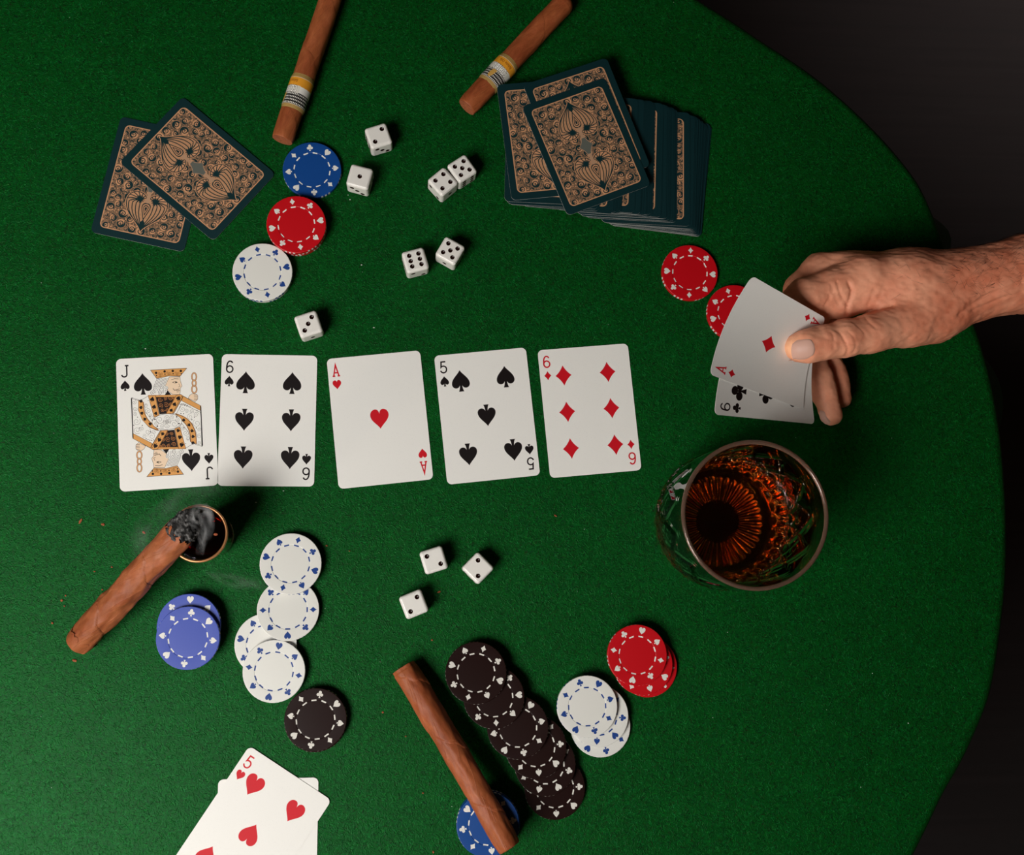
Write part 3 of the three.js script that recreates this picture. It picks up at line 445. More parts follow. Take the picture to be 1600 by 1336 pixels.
// ---------------------------------------------------------------- cigars
const leafMap = tile(canvasOf(1024, 512, (g, W, H) => {
  g.fillStyle = '#87502f'; g.fillRect(0, 0, W, H);
  for (let i = 0; i < 700; i++) { const x = rr(0, W), y = rr(0, H), r = rr(8, 60), d = rnd() < 0.5; g.fillStyle = d ? cs(96, 44, 22, 0.10) : cs(178, 104, 66, 0.09); g.beginPath(); g.ellipse(x, y, r * 1.6, r * 0.6, rr(-0.7, 0.3), 0, 7); g.fill(); }
  for (let i = 0; i < 150; i++) { const x = rr(0, W), y = rr(0, H), l = rr(40, 220); g.strokeStyle = rnd() < 0.6 ? cs(82, 36, 18, rr(0.1, 0.35)) : cs(200, 130, 85, rr(0.08, 0.25)); g.lineWidth = rr(0.6, 2); g.beginPath(); g.moveTo(x, y); g.quadraticCurveTo(x + l * 0.5, y - l * 0.1, x + l, y - l * rr(0.2, 0.6)); g.stroke(); }
  for (let i = 0; i < 14000; i++) { const v = rr(-40, 40); g.fillStyle = cs(134 + v, 79 + v * 0.7, 48 + v * 0.5, 0.25); g.fillRect(rr(0, W), rr(0, H), rr(1, 3), rr(1, 2)); }
}));
const leafBump = tile(canvasOf(512, 512, (g, W) => { g.fillStyle = '#808080'; g.fillRect(0, 0, W, W); for (let i = 0; i < 12000; i++) { const v = rr(40, 220); g.fillStyle = cs(v, v, v, 0.25); g.fillRect(rr(0, W), rr(0, W), rr(1, 4), rr(1, 2)); } for (let i = 0; i < 60; i++) { const x = rr(0, W), y = rr(0, W), l = rr(40, 160); g.strokeStyle = cs(235, 235, 235, 0.6); g.lineWidth = rr(1, 2.5); g.beginPath(); g.moveTo(x, y); g.quadraticCurveTo(x + l / 2, y - l * 0.1, x + l, y - l * 0.5); g.stroke(); } }, false));
const leafMat = (tint) => std({ map: leafMap, bumpMap: leafBump, bumpScale: 0.0004, color: tint, roughness: 0.52, specularIntensity: 0.5, side: THREE.DoubleSide });
// a rolled body along a straight-ish axis from A to B; rad(s) in metres, s = 0..1; every turn of the wrapper leaf lies a little proud of the next
function rolled(A, B, rad, { pitch = 0.035, step = 0.0004, lump = 0.0004, bow = 0, hand = 1, from = 0, to = 1, nl = 240, na = 72, rag = 0, phase = 0 } = {}) {
  const len = A.distanceTo(B), ax = B.clone().sub(A).normalize(), s1 = V(0, 1, 0).cross(ax).normalize(), s2 = ax.clone().cross(s1), pos = [], uv = [], idx = [];
  for (let i = 0; i <= nl; i++) for (let j = 0; j <= na; j++) {
    const f = j % na / na * 6.28318, ragged = rag ? rag * (noise(Math.cos(f) * 2.2, Math.sin(f) * 2.2, phase + 9) + 0.5 * noise(Math.cos(f) * 6, Math.sin(f) * 6, phase + 3)) * (i / nl) ** 8 : 0, s = from + (to - from) * i / nl + ragged / len, d = s * len, q = (((d / pitch + hand * f / 6.28318 + phase + 0.05 * noise(d * 60, f, 3 + phase)) % 1) + 1) % 1;
    let r = rad(s) + step * (q - 0.5) + lump * (noise(d * 28, Math.cos(f) * 0.9 + phase, Math.sin(f) * 0.9) + 0.4 * noise(d * 90, Math.cos(f) * 2 + phase, Math.sin(f) * 2));
    if (q > 0.975 || q < 0.006) r -= step * 0.35;
    const p = A.clone().addScaledVector(ax, d).addScaledVector(s1, Math.cos(f) * r + bow * Math.sin(Math.PI * s)).addScaledVector(s2, Math.sin(f) * r);
    pos.push(p.x, p.y, p.z); uv.push(d / 0.12 + 0.28 * (j / na), j / na);
  }
  for (let i = 0; i < nl; i++) for (let j = 0; j < na; j++) { const a = i * (na + 1) + j, b = a + na + 1; idx.push(a, a + 1, b, a + 1, b + 1, b); }
  const g = new THREE.BufferGeometry(); g.setAttribute('position', new THREE.Float32BufferAttribute(pos, 3)); g.setAttribute('uv', new THREE.Float32BufferAttribute(uv, 2)); g.setIndex(idx); g.computeVertexNormals();
  const n = g.attributes.normal; for (let i = 0; i <= nl; i++) { const a = i * (na + 1), b = a + na; for (let k = 0; k < 3; k++) { const v = n.getComponent(a, k) + n.getComponent(b, k); n.setComponent(a, k, v); n.setComponent(b, k, v); } const l = Math.hypot(n.getX(a), n.getY(a), n.getZ(a)) || 1; for (const k of [a, b]) n.setXYZ(k, n.getX(k) / l, n.getY(k) / l, n.getZ(k) / l); }
  return g;
}
function endDisc(C, ax, r, rough, ph, nr = 14, na = 56) { // a packed filler end: a rough disc facing along -ax
  const s1 = V(0, 1, 0).cross(ax).normalize(), s2 = ax.clone().cross(s1), pos = [], uv = [], idx = [];
  for (let i = 0; i <= nr; i++) for (let j = 0; j <= na; j++) { const f = j % na / na * 6.28318, q = r * i / nr, x = Math.cos(f) * q, y = Math.sin(f) * q, e = rough * (noise(x * 500, y * 500, ph) + 0.6 * noise(x * 1200, y * 1200, ph + 4)) * (1 - (i / nr) ** 6) - r * 0.05 * (1 - (i / nr) ** 2); const p = C.clone().addScaledVector(s1, x).addScaledVector(s2, y).addScaledVector(ax, e); pos.push(p.x, p.y, p.z); uv.push(x / 0.03, y / 0.03); }
  for (let i = 0; i < nr; i++) for (let j = 0; j < na; j++) { const a = i * (na + 1) + j, b = a + na + 1; idx.push(a, a + 1, b, a + 1, b + 1, b); }
  const g = new THREE.BufferGeometry(); g.setAttribute('position', new THREE.Float32BufferAttribute(pos, 3)); g.setAttribute('uv', new THREE.Float32BufferAttribute(uv, 2)); g.setIndex(idx); g.computeVertexNormals(); return g;
}
const bandMap = canvasOf(2048, 512, (g, W, H) => { // u round the cigar, v along it
  g.fillStyle = '#e8e4da'; g.fillRect(0, 0, W, H);
  g.fillStyle = '#b8975a'; g.fillRect(0, 0, W, 50); g.fillRect(0, H - 62, W, 62);
  for (let x = 0; x < W; x += 22) { g.fillStyle = '#8d6f38'; g.fillRect(x, 6, 9, 38); g.fillRect(x, H - 54, 9, 46); }
  g.fillStyle = '#e39a2c'; g.fillRect(0, 322, W, 124);
  g.fillStyle = '#7a3a10'; g.font = 'italic bold 60px serif'; g.textAlign = 'center'; for (const x of [512, 1536]) g.fillText('Habana, Cuba', x, 416);
  g.fillStyle = '#15130f'; g.fillRect(0, 54, W, 172); g.fillStyle = '#f0ede4'; for (let y = 72, k = 0; y < 226; y += 43, k++) for (let x = 0; x < W; x += 46) { g.beginPath(); g.arc(x + (k & 1) * 23, y, 13, 0, 7); g.fill(); }
  for (const x of [512, 1536]) { g.fillStyle = '#d9d4c6'; g.fillRect(x - 330, 216, 660, 112); g.font = 'bold 134px sans-serif'; g.lineWidth = 14; g.strokeStyle = '#3e3828'; g.strokeText('COHIBA', x, 322); g.fillStyle = '#fbf8f0'; g.fillText('COHIBA', x, 322);
    g.fillStyle = '#c79a4c'; g.beginPath(); g.moveTo(x + 30, 216); g.bezierCurveTo(x + 40, 120, x + 80, 66, x + 130, 70); g.bezierCurveTo(x + 192, 78, x + 196, 146, x + 172, 176); g.lineTo(x + 150, 216); g.fill(); }
}); bandMap.wrapS = THREE.RepeatWrapping;
function band(A, B, rad, from, to, parent, turn) {
  const len = A.distanceTo(B), ax = B.clone().sub(A).normalize(), s1 = V(0, 1, 0).cross(ax).normalize(), s2 = ax.clone().cross(s1), pos = [], uv = [], idx = [], nl = 10, na = 96;
  for (let i = 0; i <= nl; i++) for (let j = 0; j <= na; j++) { const f = j / na * 6.28318, s = from + (to - from) * i / nl, r = rad(s) + 0.0006 - (i === 0 || i === nl ? 0.0005 : 0), p = A.clone().addScaledVector(ax, s * len).addScaledVector(s1, Math.cos(f) * r).addScaledVector(s2, Math.sin(f) * r); pos.push(p.x, p.y, p.z); uv.push(turn - j / na, 1 - i / nl); }
  for (let i = 0; i < nl; i++) for (let j = 0; j < na; j++) { const a = i * (na + 1) + j, b = a + na + 1; idx.push(a, a + 1, b, a + 1, b + 1, b); }
  const g = new THREE.BufferGeometry(); g.setAttribute('position', new THREE.Float32BufferAttribute(pos, 3)); g.setAttribute('uv', new THREE.Float32BufferAttribute(uv, 2)); g.setIndex(idx); g.computeVertexNormals();
  const m = mesh('band', g, std({ map: bandMap, roughness: 0.35, specularIntensity: 0.7, side: THREE.DoubleSide }), parent); m.userData.label = 'printed paper band with gold edges, an orange stripe and dotted black field'; return m;
}
const fillerMat = std({ map: leafMap, color: new THREE.Color(1.15, 1.0, 0.85), roughness: 0.9, side: THREE.DoubleSide });
function cigarRoot(label) { return group('cigar', label, 'cigar'); }
{
  // upper left, with band, running out of the picture
  let r = 0.0076, A = at(441, 219, r), B = at(530, -40, r), R = (s) => r * (0.985 + 0.02 * Math.sin(3 * s)) * (s < 0.03 ? 0.93 + 0.07 * Math.sqrt(s / 0.03) : 1), g = cigarRoot('unlit cigar with paper band, upper left, pointing at the blue chip');
  const ax = B.clone().sub(A).normalize();
  mesh('wrapper', rolled(A, B, R, { pitch: 0.044, phase: 0.3, step: 0.0002, lump: 0.0002 }), leafMat(new THREE.Color(1.42, 1.22, 1.08)), g); mesh('foot', endDisc(A, ax, R(0), 0.0002, 2), fillerMat, g); mesh('head', endDisc(B, ax.clone().negate(), R(1), 0.0002, 5), fillerMat, g);
  const L = A.distanceTo(B); band(A, B, R, 0.0215 / L, 0.047 / L, g, 0.3755);
  // upper middle, with band, its rounded head at the frame's edge
  r = 0.0078; A = at(729, 168, r); B = at(888, -2, r);
  R = (s) => r * (s > 0.94 ? Math.sqrt(Math.max(0.02, 1 - ((s - 0.94) / 0.062) ** 2)) * 0.98 + 0.0 : 1) * (s < 0.06 ? 0.86 + 0.14 * Math.sqrt(s / 0.06) : 1);
  const g2 = cigarRoot('unlit cigar with paper band lying above the spilled pile of cards'), ax2 = B.clone().sub(A).normalize(), L2 = A.distanceTo(B);
  mesh('wrapper', rolled(A, B, R, { pitch: 0.042, phase: 0.8, step: 0.0002, lump: 0.00025 }), leafMat(new THREE.Color(1.4, 1.14, 0.98)), g2); mesh('foot', endDisc(A, ax2, R(0), 0.0004, 7), fillerMat, g2); mesh('head', endDisc(B, ax2.clone().negate(), R(1), 0.0001, 9), leafMat(new THREE.Color(1.4, 1.15, 1.0)), g2);
  band(A, B, R, 0.0215 / L2, 0.046 / L2, g2, 0.52);
  // smoked cigar, resting with its burnt end on the shot glass
  r = 0.0094; A = at(121, 1006, 0.0095); B = at(306, 806, 0.0605);
  const L3 = A.distanceTo(B), ax3 = B.clone().sub(A).normalize(), g3 = cigarRoot('thick smoked cigar leaning on the shot glass with its burnt end');
  R = (s) => r * (s < 0.09 ? 0.80 + 0.2 * Math.sqrt(s / 0.09) : 1.0);
  mesh('wrapper', rolled(A, B, R, { pitch: 0.05, phase: 0.15, to: 0.885, rag: 0.004, step: 0.0005, lump: 0.0008, nl: 280 }), leafMat(new THREE.Color(1.28, 1.2, 1.18)), g3);
  const cap = rolled(A, B, (s) => R(s) + 0.00035, { pitch: 1, step: 0, phase: 0.4, from: 0.0, to: 0.075, rag: 0.002, lump: 0.0002, nl: 24 }); mesh('cap', cap, leafMat(new THREE.Color(1.24, 1.14, 1.1)), g3);
  mesh('head', endDisc(A, ax3, R(0) * 1.02, 0.0004, 11), leafMat(new THREE.Color(1.2, 1.05, 0.95)), g3);
  const ash = rolled(A, B, (s) => r * 0.96 * (s > 0.93 ? Math.sqrt(Math.max(0.03, 1 - ((s - 0.93) / 0.075) ** 2)) : 1), { pitch: 1, step: 0, lump: 0.0002, from: 0.86, to: 1.0, nl: 70, na: 96, phase: 2 });
  { const p = ash.attributes.position, n = ash.attributes.normal, col = []; for (let i = 0; i < p.count; i++) { const x = p.getX(i), y = p.getY(i), z = p.getZ(i), d = 0.0009 * noise(x * 190, y * 190, z * 190) + 0.0006 * noise(x * 480, y * 480, z * 480) + 0.0003 * noise(x * 1100, y * 1100, z * 1100); p.setXYZ(i, x + n.getX(i) * d, y + n.getY(i) * d, z + n.getZ(i) * d); const w = sstep(noise(x * 260, y * 260 + 5, z * 260), 0.3, 0.8), k = sstep(noise(x * 150 + 8, y * 150, z * 150), -0.3, 0.4), b = lerp(lerp(0.012, 0.06, k), 0.22, w * 0.55); col.push(b * 1.05, b, b * 0.95); } ash.setAttribute('color', new THREE.Float32BufferAttribute(col, 3)); ash.computeVertexNormals(); }
  const am = mesh('ash', ash, std({ vertexColors: true, roughness: 1, specularIntensity: 0.2, side: THREE.DoubleSide }), g3); am.userData.label = 'charred grey ash end';
  // lower middle, across the blue stack
  const hTop = blueStack[5].base + CH; r = 0.0085; A = at(630.5, 1043, 0.0088); B = at(796, 1325, hTop + 0.0088);
  const g4 = cigarRoot('plain unlit cigar slanting across the dark blue stack at the bottom'), ax4 = B.clone().sub(A).normalize();
  R = (s) => r * (s > 0.95 ? 0.86 + 0.14 * Math.sqrt(Math.max(0, 1 - (s - 0.95) / 0.05)) : 1) * (s < 0.02 ? 0.97 : 1) * (0.97 + 0.03 * Math.sin(2.2 + 3 * s));
  mesh('wrapper', rolled(A, B, R, { pitch: 0.046, phase: 0.55, step: 0.00045, lump: 0.0005, bow: 0.001, nl: 300 }), leafMat(new THREE.Color(1.28, 1.06, 0.94)), g4); mesh('foot', endDisc(A, ax4, R(0) * 0.97, 0.0006, 13), fillerMat, g4); mesh('head', endDisc(B, ax4.clone().negate(), R(1), 0.0003, 15), leafMat(new THREE.Color(1.25, 1.04, 0.92)), g4);
}

// ---------------------------------------------------------------- glasses
const glassMat = std({ color: 0xffffff, transmission: 1, thickness: 0.01, roughness: 0.0, ior: 1.5, specularIntensity: 1, attenuationColor: new THREE.Color(0.93, 0.95, 0.90), attenuationDistance: 0.03 });
function gridSurface(nu, nv, f, close = true, flip = false) {
  const pos = [], idx = []; for (let i = 0; i <= nv; i++) for (let j = 0; j < nu; j++) { const p = f(j / nu * 2 * Math.PI, i / nv); pos.push(p.x, p.y, p.z); }
  for (let i = 0; i < nv; i++) for (let j = 0; j < nu; j++) { const a = i * nu + j, b = i * nu + (j + 1) % nu, c = a + nu, d = b + nu; flip ? idx.push(a, c, b, b, c, d) : idx.push(a, b, c, b, d, c); }
  const g = new THREE.BufferGeometry(); g.setAttribute('position', new THREE.Float32BufferAttribute(pos, 3)); g.setIndex(idx); return g;
}
function profileAt(pts) { return (t) => { const n = pts.length - 1, i = Math.min(n - 1, Math.floor(t * n)), f = t * n - i; return [lerp(pts[i][0], pts[i + 1][0], f), lerp(pts[i][1], pts[i + 1][1], f)]; }; }
{
  const c = at(1113.5, 816, 0), H = 0.097, g = group('whiskey_glass', 'cut glass tumbler half full of whiskey, right of the cards', 'glass'); g.position.set(c.x, 0.0002, c.z);
  const curve = new THREE.SplineCurve([[0.0385, 0.0025], [0.0425, 0.008], [0.0452, 0.022], [0.0462, 0.040], [0.0458, 0.060], [0.0452, 0.078], [0.0452, H - 0.0015]].map(([x, y]) => new THREE.Vector2(x, y)));
  const NP = 26, tri = (x) => Math.abs(((x % 1) + 1) % 1 - 0.5) * 2;   // 0 at half, 1 at whole numbers
  const outer = (a, t) => {
    const p = curve.getPoint(t); let r = p.x; const z = p.y * 1000, u = a / (2 * Math.PI) * 13, m = sstep(z, 26, 30) * (1 - sstep(z, 74, 76));
    const V1 = (q, w) => Math.max(0, 1 - (1 - tri(q)) * w);                                       // a V groove around whole numbers of q
    const l1 = V1(u + (z - 28) / 46, 4.2), l2 = V1(u - (z - 28) / 46, 4.2); r -= 0.0013 * m * Math.max(l1, l2);
    const fine = sstep(z, 26, 31) * (1 - sstep(z, 44, 48)); r -= 0.0007 * fine * Math.max(V1(2 * u + (z - 28) / 16, 3), V1(2 * u - (z - 28) / 16, 3));
    const foot = sstep(z, 2, 5) * (1 - sstep(z, 22, 26)); r -= 0.0016 * foot * (1 - Math.abs(Math.cos(a * 13)));
    return V(r * Math.cos(a), p.y, r * Math.sin(a));
  };
  const parts = [gridSurface(NP * 28, 150, outer, true, true)];
  const rim = (a, t) => { const q = Math.PI * t, rm = (0.0452 + 0.0428) / 2; return V((rm + 0.0012 * Math.cos(q)) * Math.cos(a), H - 0.0015 + 0.0015 * Math.sin(q), (rm + 0.0012 * Math.cos(q)) * Math.sin(a)); };
  parts.push(gridSurface(NP * 28, 10, rim, true, true));
  const inC = new THREE.SplineCurve([[0.0428, H - 0.0015], [0.0424, 0.075], [0.0418, 0.05], [0.0400, 0.028], [0.0365, 0.0175], [0.030, 0.0148], [0.015, 0.0142], [0.0002, 0.0142]].map(([x, y]) => new THREE.Vector2(x, y)));
  parts.push(gridSurface(NP * 28, 90, (a, t) => { const p = inC.getPoint(t); return V(p.x * Math.cos(a), p.y, p.x * Math.sin(a)); }, true, true));
  parts.push(gridSurface(NP * 28, 60, (a, t) => { const r = lerp(0.0002, 0.0385, t), k = sstep(r, 0.012, 0.0165) * (1 - sstep(r, 0.0285, 0.0325)), y = 0.0004 + 0.0022 * sstep(r, 0.036, 0.0385) + k * 0.0021 * (r / 0.03) * (0.5 - 0.5 * Math.cos(a * 36)); return V(r * Math.cos(a), y, r * Math.sin(a)); }, true, true));
  { const rg = new THREE.TorusGeometry(0.0440, 0.00135, 20, 200); rg.rotateX(Math.PI / 2); rg.translate(0, H - 0.0012, 0); const m = mesh('rim', rg, std({ color: new THREE.Color(0.60, 0.36, 0.25), transmission: 0.86, thickness: 0.003, roughness: 0.12, ior: 1.5 }), g); m.userData.label = 'rounded rim with a warm room reflection put in as brown tint'; }  // brown colour stands in for the warm room mirrored in clear glass
  const all = mergeVertices(mergeGeometries(parts), 1e-5); all.computeVertexNormals();
  mesh('cut_bowl', all, glassMat, g);
  const level = 0.036, wr = (y) => { let lo = 0, hi = 1; for (let k = 0; k < 40; k++) { const m = (lo + hi) / 2; if (inC.getPoint(m).y > y) lo = m; else hi = m; } return inC.getPoint(lo).x; };
  const lp = [[0.0001, level]]; for (let k = 1; k <= 12; k++) lp.push([(wr(level) - 0.0012) * k / 12, level]); lp.push([wr(level) + 0.00012, level + 0.0010]); for (let k = 0; k <= 24; k++) { const y = lerp(level, 0.0146, k / 24); lp.push([wr(y) + 0.00012, y - 0.0001]); } lp.push([0.0001, 0.0140]);
  const lg = new THREE.LatheGeometry(lp.reverse().map(([x, y]) => new THREE.Vector2(x, y)), 160);
  const liq = mesh('whiskey', lg, std({ color: 0xffffff, transmission: 1, thickness: 0.05, roughness: 0, ior: 1.36, attenuationColor: new THREE.Color(0.80, 0.20, 0.02), attenuationDistance: 0.020 })); liq.position.copy(g.position); tag(liq, 'dark amber whiskey in the cut glass tumbler', 'drink');
}
{
  const c = at(333, 838, 0), g = group('shot_glass', 'small thick rimmed shot glass under the burnt end of the cigar', 'glass'); g.position.set(c.x, 0.0002, c.z);
  const prof = [[0.0001, 0.0003], [0.0125, 0.0003], [0.0138, 0.0012], [0.0142, 0.004], [0.0149, 0.018], [0.0162, 0.034], [0.0178, 0.0485], [0.0177, 0.0494], [0.0171, 0.0499], [0.0164, 0.0496], [0.0161, 0.0485], [0.0146, 0.034], [0.0133, 0.018], [0.0122, 0.0125], [0.008, 0.0112], [0.0001, 0.011]];
  const gl = new THREE.LatheGeometry(prof.map(([x, y]) => new THREE.Vector2(x, y)), 128); mesh('bowl', gl, glassMat, g);
  const rimG = new THREE.TorusGeometry(0.0170, 0.00085, 20, 128); rimG.rotateX(Math.PI / 2); rimG.translate(0, 0.0492, 0); { const m = mesh('amber_glow_rim', rimG, std({ color: new THREE.Color(0.50, 0.23, 0.09), metalness: 0.6, roughness: 0.3 }), g); m.userData.label = 'coppery ring in place of the amber light glowing in the rim'; }  // copper metal ring imitates softbox light refracted amber through the glass rim
  const lv = 0.044, lg = new THREE.LatheGeometry([[0.0001, 0.0109], [0.008, 0.0111], [0.0123, 0.0124], [0.0134, 0.018], [0.0147, 0.034], [0.0157, lv], [0.0150, lv - 0.0004], [0.0001, lv - 0.0005]].map(([x, y]) => new THREE.Vector2(x, y)), 96);
  const l = mesh('dark_liquor', lg, std({ color: 0xffffff, transmission: 1, thickness: 0.05, roughness: 0, ior: 1.36, attenuationColor: new THREE.Color(0.7, 0.2, 0.02), attenuationDistance: 0.010 })); l.position.copy(g.position); tag(l, 'dark brown liquor filling the shot glass', 'drink');
}
// ---------------------------------------------------------------- the hand and the two cards it holds
{
  // the held cards: one bent sheet surface, the ace lying on the six of clubs
  const P = [at(1109, 585, 0.095), at(1175, 431, 0.106), at(1290, 497, 0.067), at(1255, 640, 0.054)]; // TL, TR, BR, BL of the ace
  const O = V(0, 0, 0); P.forEach((p) => O.addScaledVector(p, 0.25));
  const eU = P[1].clone().sub(P[0]).add(P[2]).sub(P[3]).normalize(), eV = P[3].clone().sub(P[0]).add(P[2]).sub(P[1]); eV.addScaledVector(eU, -eV.dot(eU)).normalize();
  const nn = eV.clone().cross(eU); if (nn.y < 0) nn.negate();
  const sag = 0.0052, bend = (u) => sag * ((u / 0.0318) ** 2 - 1) * (Math.abs(u) > 0.0318 ? 0.8 : 1);
  const onSheet = (px, py) => { let d = 0, q; const r = rayOf(px, py); for (let i = 0; i < 8; i++) { const o = O.clone().addScaledVector(nn, d); const t = o.clone().sub(camera.position).dot(nn) / r.dot(nn); q = camera.position.clone().addScaledVector(r, t).sub(O); d = bend(q.dot(eU)); } return [q.dot(eU), q.dot(eV)]; };
  const sheet = (corners, lift) => (u, v, k) => { // corners in the sheet's own (u, v)
    const s = u / 0.0635 + 0.5, t = v / 0.0889 + 0.5, a = [0, 1].map((i) => lerp(lerp(corners[0][i], corners[1][i], s), lerp(corners[3][i], corners[2][i], s), t));
    return O.clone().addScaledVector(eU, a[0]).addScaledVector(eV, a[1]).addScaledVector(nn, bend(a[0]) + lift + k * CT);
  };
  const quad = (l) => l.map(([x, y]) => onSheet(x, y));
  const ace = mesh('playing_card', cardGeometry(0.0635, 0.0889, sheet(quad([[1109, 585], [1175, 431], [1290, 497], [1255, 640]]), 0), 14), F('Ad')); tag(ace, 'ace of diamonds held in the hand under the thumb', 'card');
  const six = mesh('playing_card', cardGeometry(0.0635, 0.0889, sheet(quad([[1117, 648], [1154, 494], [1277, 521], [1273.5, 663]]), -0.0006), 14), F('6c')); tag(six, 'six of clubs held in the hand behind the ace of diamonds', 'card');

  // skeleton: joints as [px, py, height mm, radius mm]
  const J = (px, py, h, r) => ({ p: at(px, py, h / 1000), r: r / 1000 });
  const caps = [], chain = (grp, list) => { for (let i = 0; i + 1 < list.length; i++) { const a = J(...list[i]), b = J(...list[i + 1]); caps.push({ g: grp, a: a.p, ra: a.r, d: b.p.clone().sub(a.p), dr: b.r - a.r, l2: a.p.distanceToSquared(b.p) }); } };
  // 0 arm and palm, 1 index, 2 thumb, 3 middle, 4 ring, 5 little finger
  chain(0, [[1900, 380, 62, 29], [1700, 408, 63, 25], [1600, 427, 62, 22.5], [1540, 439, 61, 20.2], [1490, 446, 60, 18.5]]);
  chain(0, [[1900, 390, 40, 27], [1700, 416, 42, 23], [1600, 434, 42, 19.5], [1540, 444, 42, 17.5], [1490, 452, 42, 16]]);
  chain(0, [[1490, 443, 60, 17.5], [1420, 440, 60, 16.5], [1350, 437, 58, 15.2]]);
  chain(0, [[1490, 446, 48, 18], [1420, 438, 46, 17], [1338, 432, 42, 14]]);
  chain(0, [[1490, 450, 38, 16], [1420, 443, 32, 15], [1342, 436, 27, 12.5]]);
  chain(0, [[1490, 456, 30, 14], [1420, 450, 22, 13], [1350, 446, 15, 10.5]]);
  chain(0, [[1500, 462, 50, 17], [1455, 484, 56, 19.5], [1405, 505, 62, 15.5]]);
  chain(0, [[1440, 470, 56, 15], [1398, 468, 55, 11]]);
  chain(1, [[1352, 438, 60, 15], [1302, 452, 58, 13], [1260, 465, 57.5, 12.8], [1238, 484, 58, 11.5], [1214, 540, 46, 9.2], [1222, 566, 46, 8.4]]);
  chain(1, [[1356, 462, 60, 10], [1318, 474, 56.5, 9.6], [1290, 478, 54, 9]]);
  chain(2, [[1405, 507, 65, 14.8], [1360, 521, 69.5, 12.2], [1320, 529, 72, 11.6], [1288, 535, 73, 10.4], [1262, 540.5, 73, 10.4], [1250, 543, 72, 9.4]]);
  chain(3, [[1338, 430, 42, 13.8], [1305, 421, 44, 11.2], [1279, 422, 43, 10.8], [1252, 452, 38, 10.6], [1228, 520, 30, 9.5], [1250, 552, 28, 8.6]]);
  chain(4, [[1342, 436, 27, 12.2], [1290, 455, 24, 10.6], [1262, 530, 24, 9.4], [1281, 592, 26, 8.2], [1287, 610, 26, 8.2], [1298, 647, 25, 7.8]]);
  chain(5, [[1350, 446, 15, 10.2], [1312, 470, 13, 9], [1294, 552, 15, 7.6], [1303, 580, 16, 7.2], [1308, 596, 16, 7.4], [1314.5, 622, 15, 7.0]]);
  const smin = (a, b, k) => { const h = Math.max(k - Math.abs(a - b), 0) / k; return Math.min(a, b) - h * h * k * 0.25; };
  const BIG = 1;
  const D = new Float64Array(6);
  const sdf = (x, y, z) => {
    D.fill(BIG);
    for (const c of caps) {
      const ax = x - c.a.x, ay = y - c.a.y, az = z - c.a.z; let t = (ax * c.d.x + ay * c.d.y + az * c.d.z) / c.l2; t = t < 0 ? 0 : t > 1 ? 1 : t;
      const bx = ax - t * c.d.x, by = ay - t * c.d.y, bz = az - t * c.d.z, d = Math.sqrt(bx * bx + by * by + bz * bz) - c.ra - c.dr * t;
      D[c.g] = D[c.g] === BIG ? d : smin(D[c.g], d, c.g ? 0.004 : 0.014);
    }
    const pi = smin(smin(D[0], D[3], 0.010), D[1], 0.007), lo = smin(smin(pi, D[4], 0.0025), D[5], 0.0025);
    return smin(lo, D[2], smoothThumb(x));
  };
  const xt = at(1392, 500, 0.06).x, xu = at(1440, 500, 0.06).x;
  const smoothThumb = (x) => lerp(0.0018, 0.014, sstep(x, xt, xu));
  // surface nets on a grid, blocks far from the surface skipped
  const lo = V(0.185, -0.002, -0.245), hi = V(0.50, 0.10, -0.075), cell = 0.00115;
  const nx = Math.ceil((hi.x - lo.x) / cell) + 1, ny = Math.ceil((hi.y - lo.y) / cell) + 1, nz = Math.ceil((hi.z - lo.z) / cell) + 1, f = new Float32Array(nx * ny * nz).fill(1), at3 = (i, j, k) => (k * ny + j) * nx + i, BS = 6;
  for (let k = 0; k < nz; k += BS) for (let j = 0; j < ny; j += BS) for (let i = 0; i < nx; i += BS) {
    const d = sdf(lo.x + (i + BS / 2) * cell, lo.y + (j + BS / 2) * cell, lo.z + (k + BS / 2) * cell), far = Math.abs(d) > BS * cell * 1.25;
    for (let c = k; c < Math.min(k + BS, nz); c++) for (let b = j; b < Math.min(j + BS, ny); b++) for (let a = i; a < Math.min(i + BS, nx); a++) f[at3(a, b, c)] = far ? d : sdf(lo.x + a * cell, lo.y + b * cell, lo.z + c * cell);
  }
  const vert = new Int32Array(nx * ny * nz).fill(-1), pos = [], idx = [];
  for (let k = 0; k + 1 < nz; k++) for (let j = 0; j + 1 < ny; j++) for (let i = 0; i + 1 < nx; i++) {
    let n = 0, sx = 0, sy_ = 0, sz = 0, m = 0; const o = at3(i, j, k);
    for (let q = 0; q < 8; q++) if (f[o + (q & 1) + ((q >> 1) & 1) * nx + (q >> 2) * nx * ny] < 0) m++;
    if (m === 0 || m === 8) continue;
    for (let q = 0; q < 8; q++) for (const b of [1, 2, 4]) if (!(q & b)) { const p = q | b, va = f[o + (q & 1) + ((q >> 1) & 1) * nx + (q >> 2) * nx * ny], vb = f[o + (p & 1) + ((p >> 1) & 1) * nx + (p >> 2) * nx * ny]; if (va < 0 !== vb < 0) { const t = va / (va - vb); sx += (q & 1) + (b === 1 ? t : 0); sy_ += ((q >> 1) & 1) + (b === 2 ? t : 0); sz += (q >> 2) + (b === 4 ? t : 0); n++; } }
    vert[o] = pos.length / 3; pos.push(lo.x + (i + sx / n) * cell, lo.y + (j + sy_ / n) * cell, lo.z + (k + sz / n) * cell);
  }
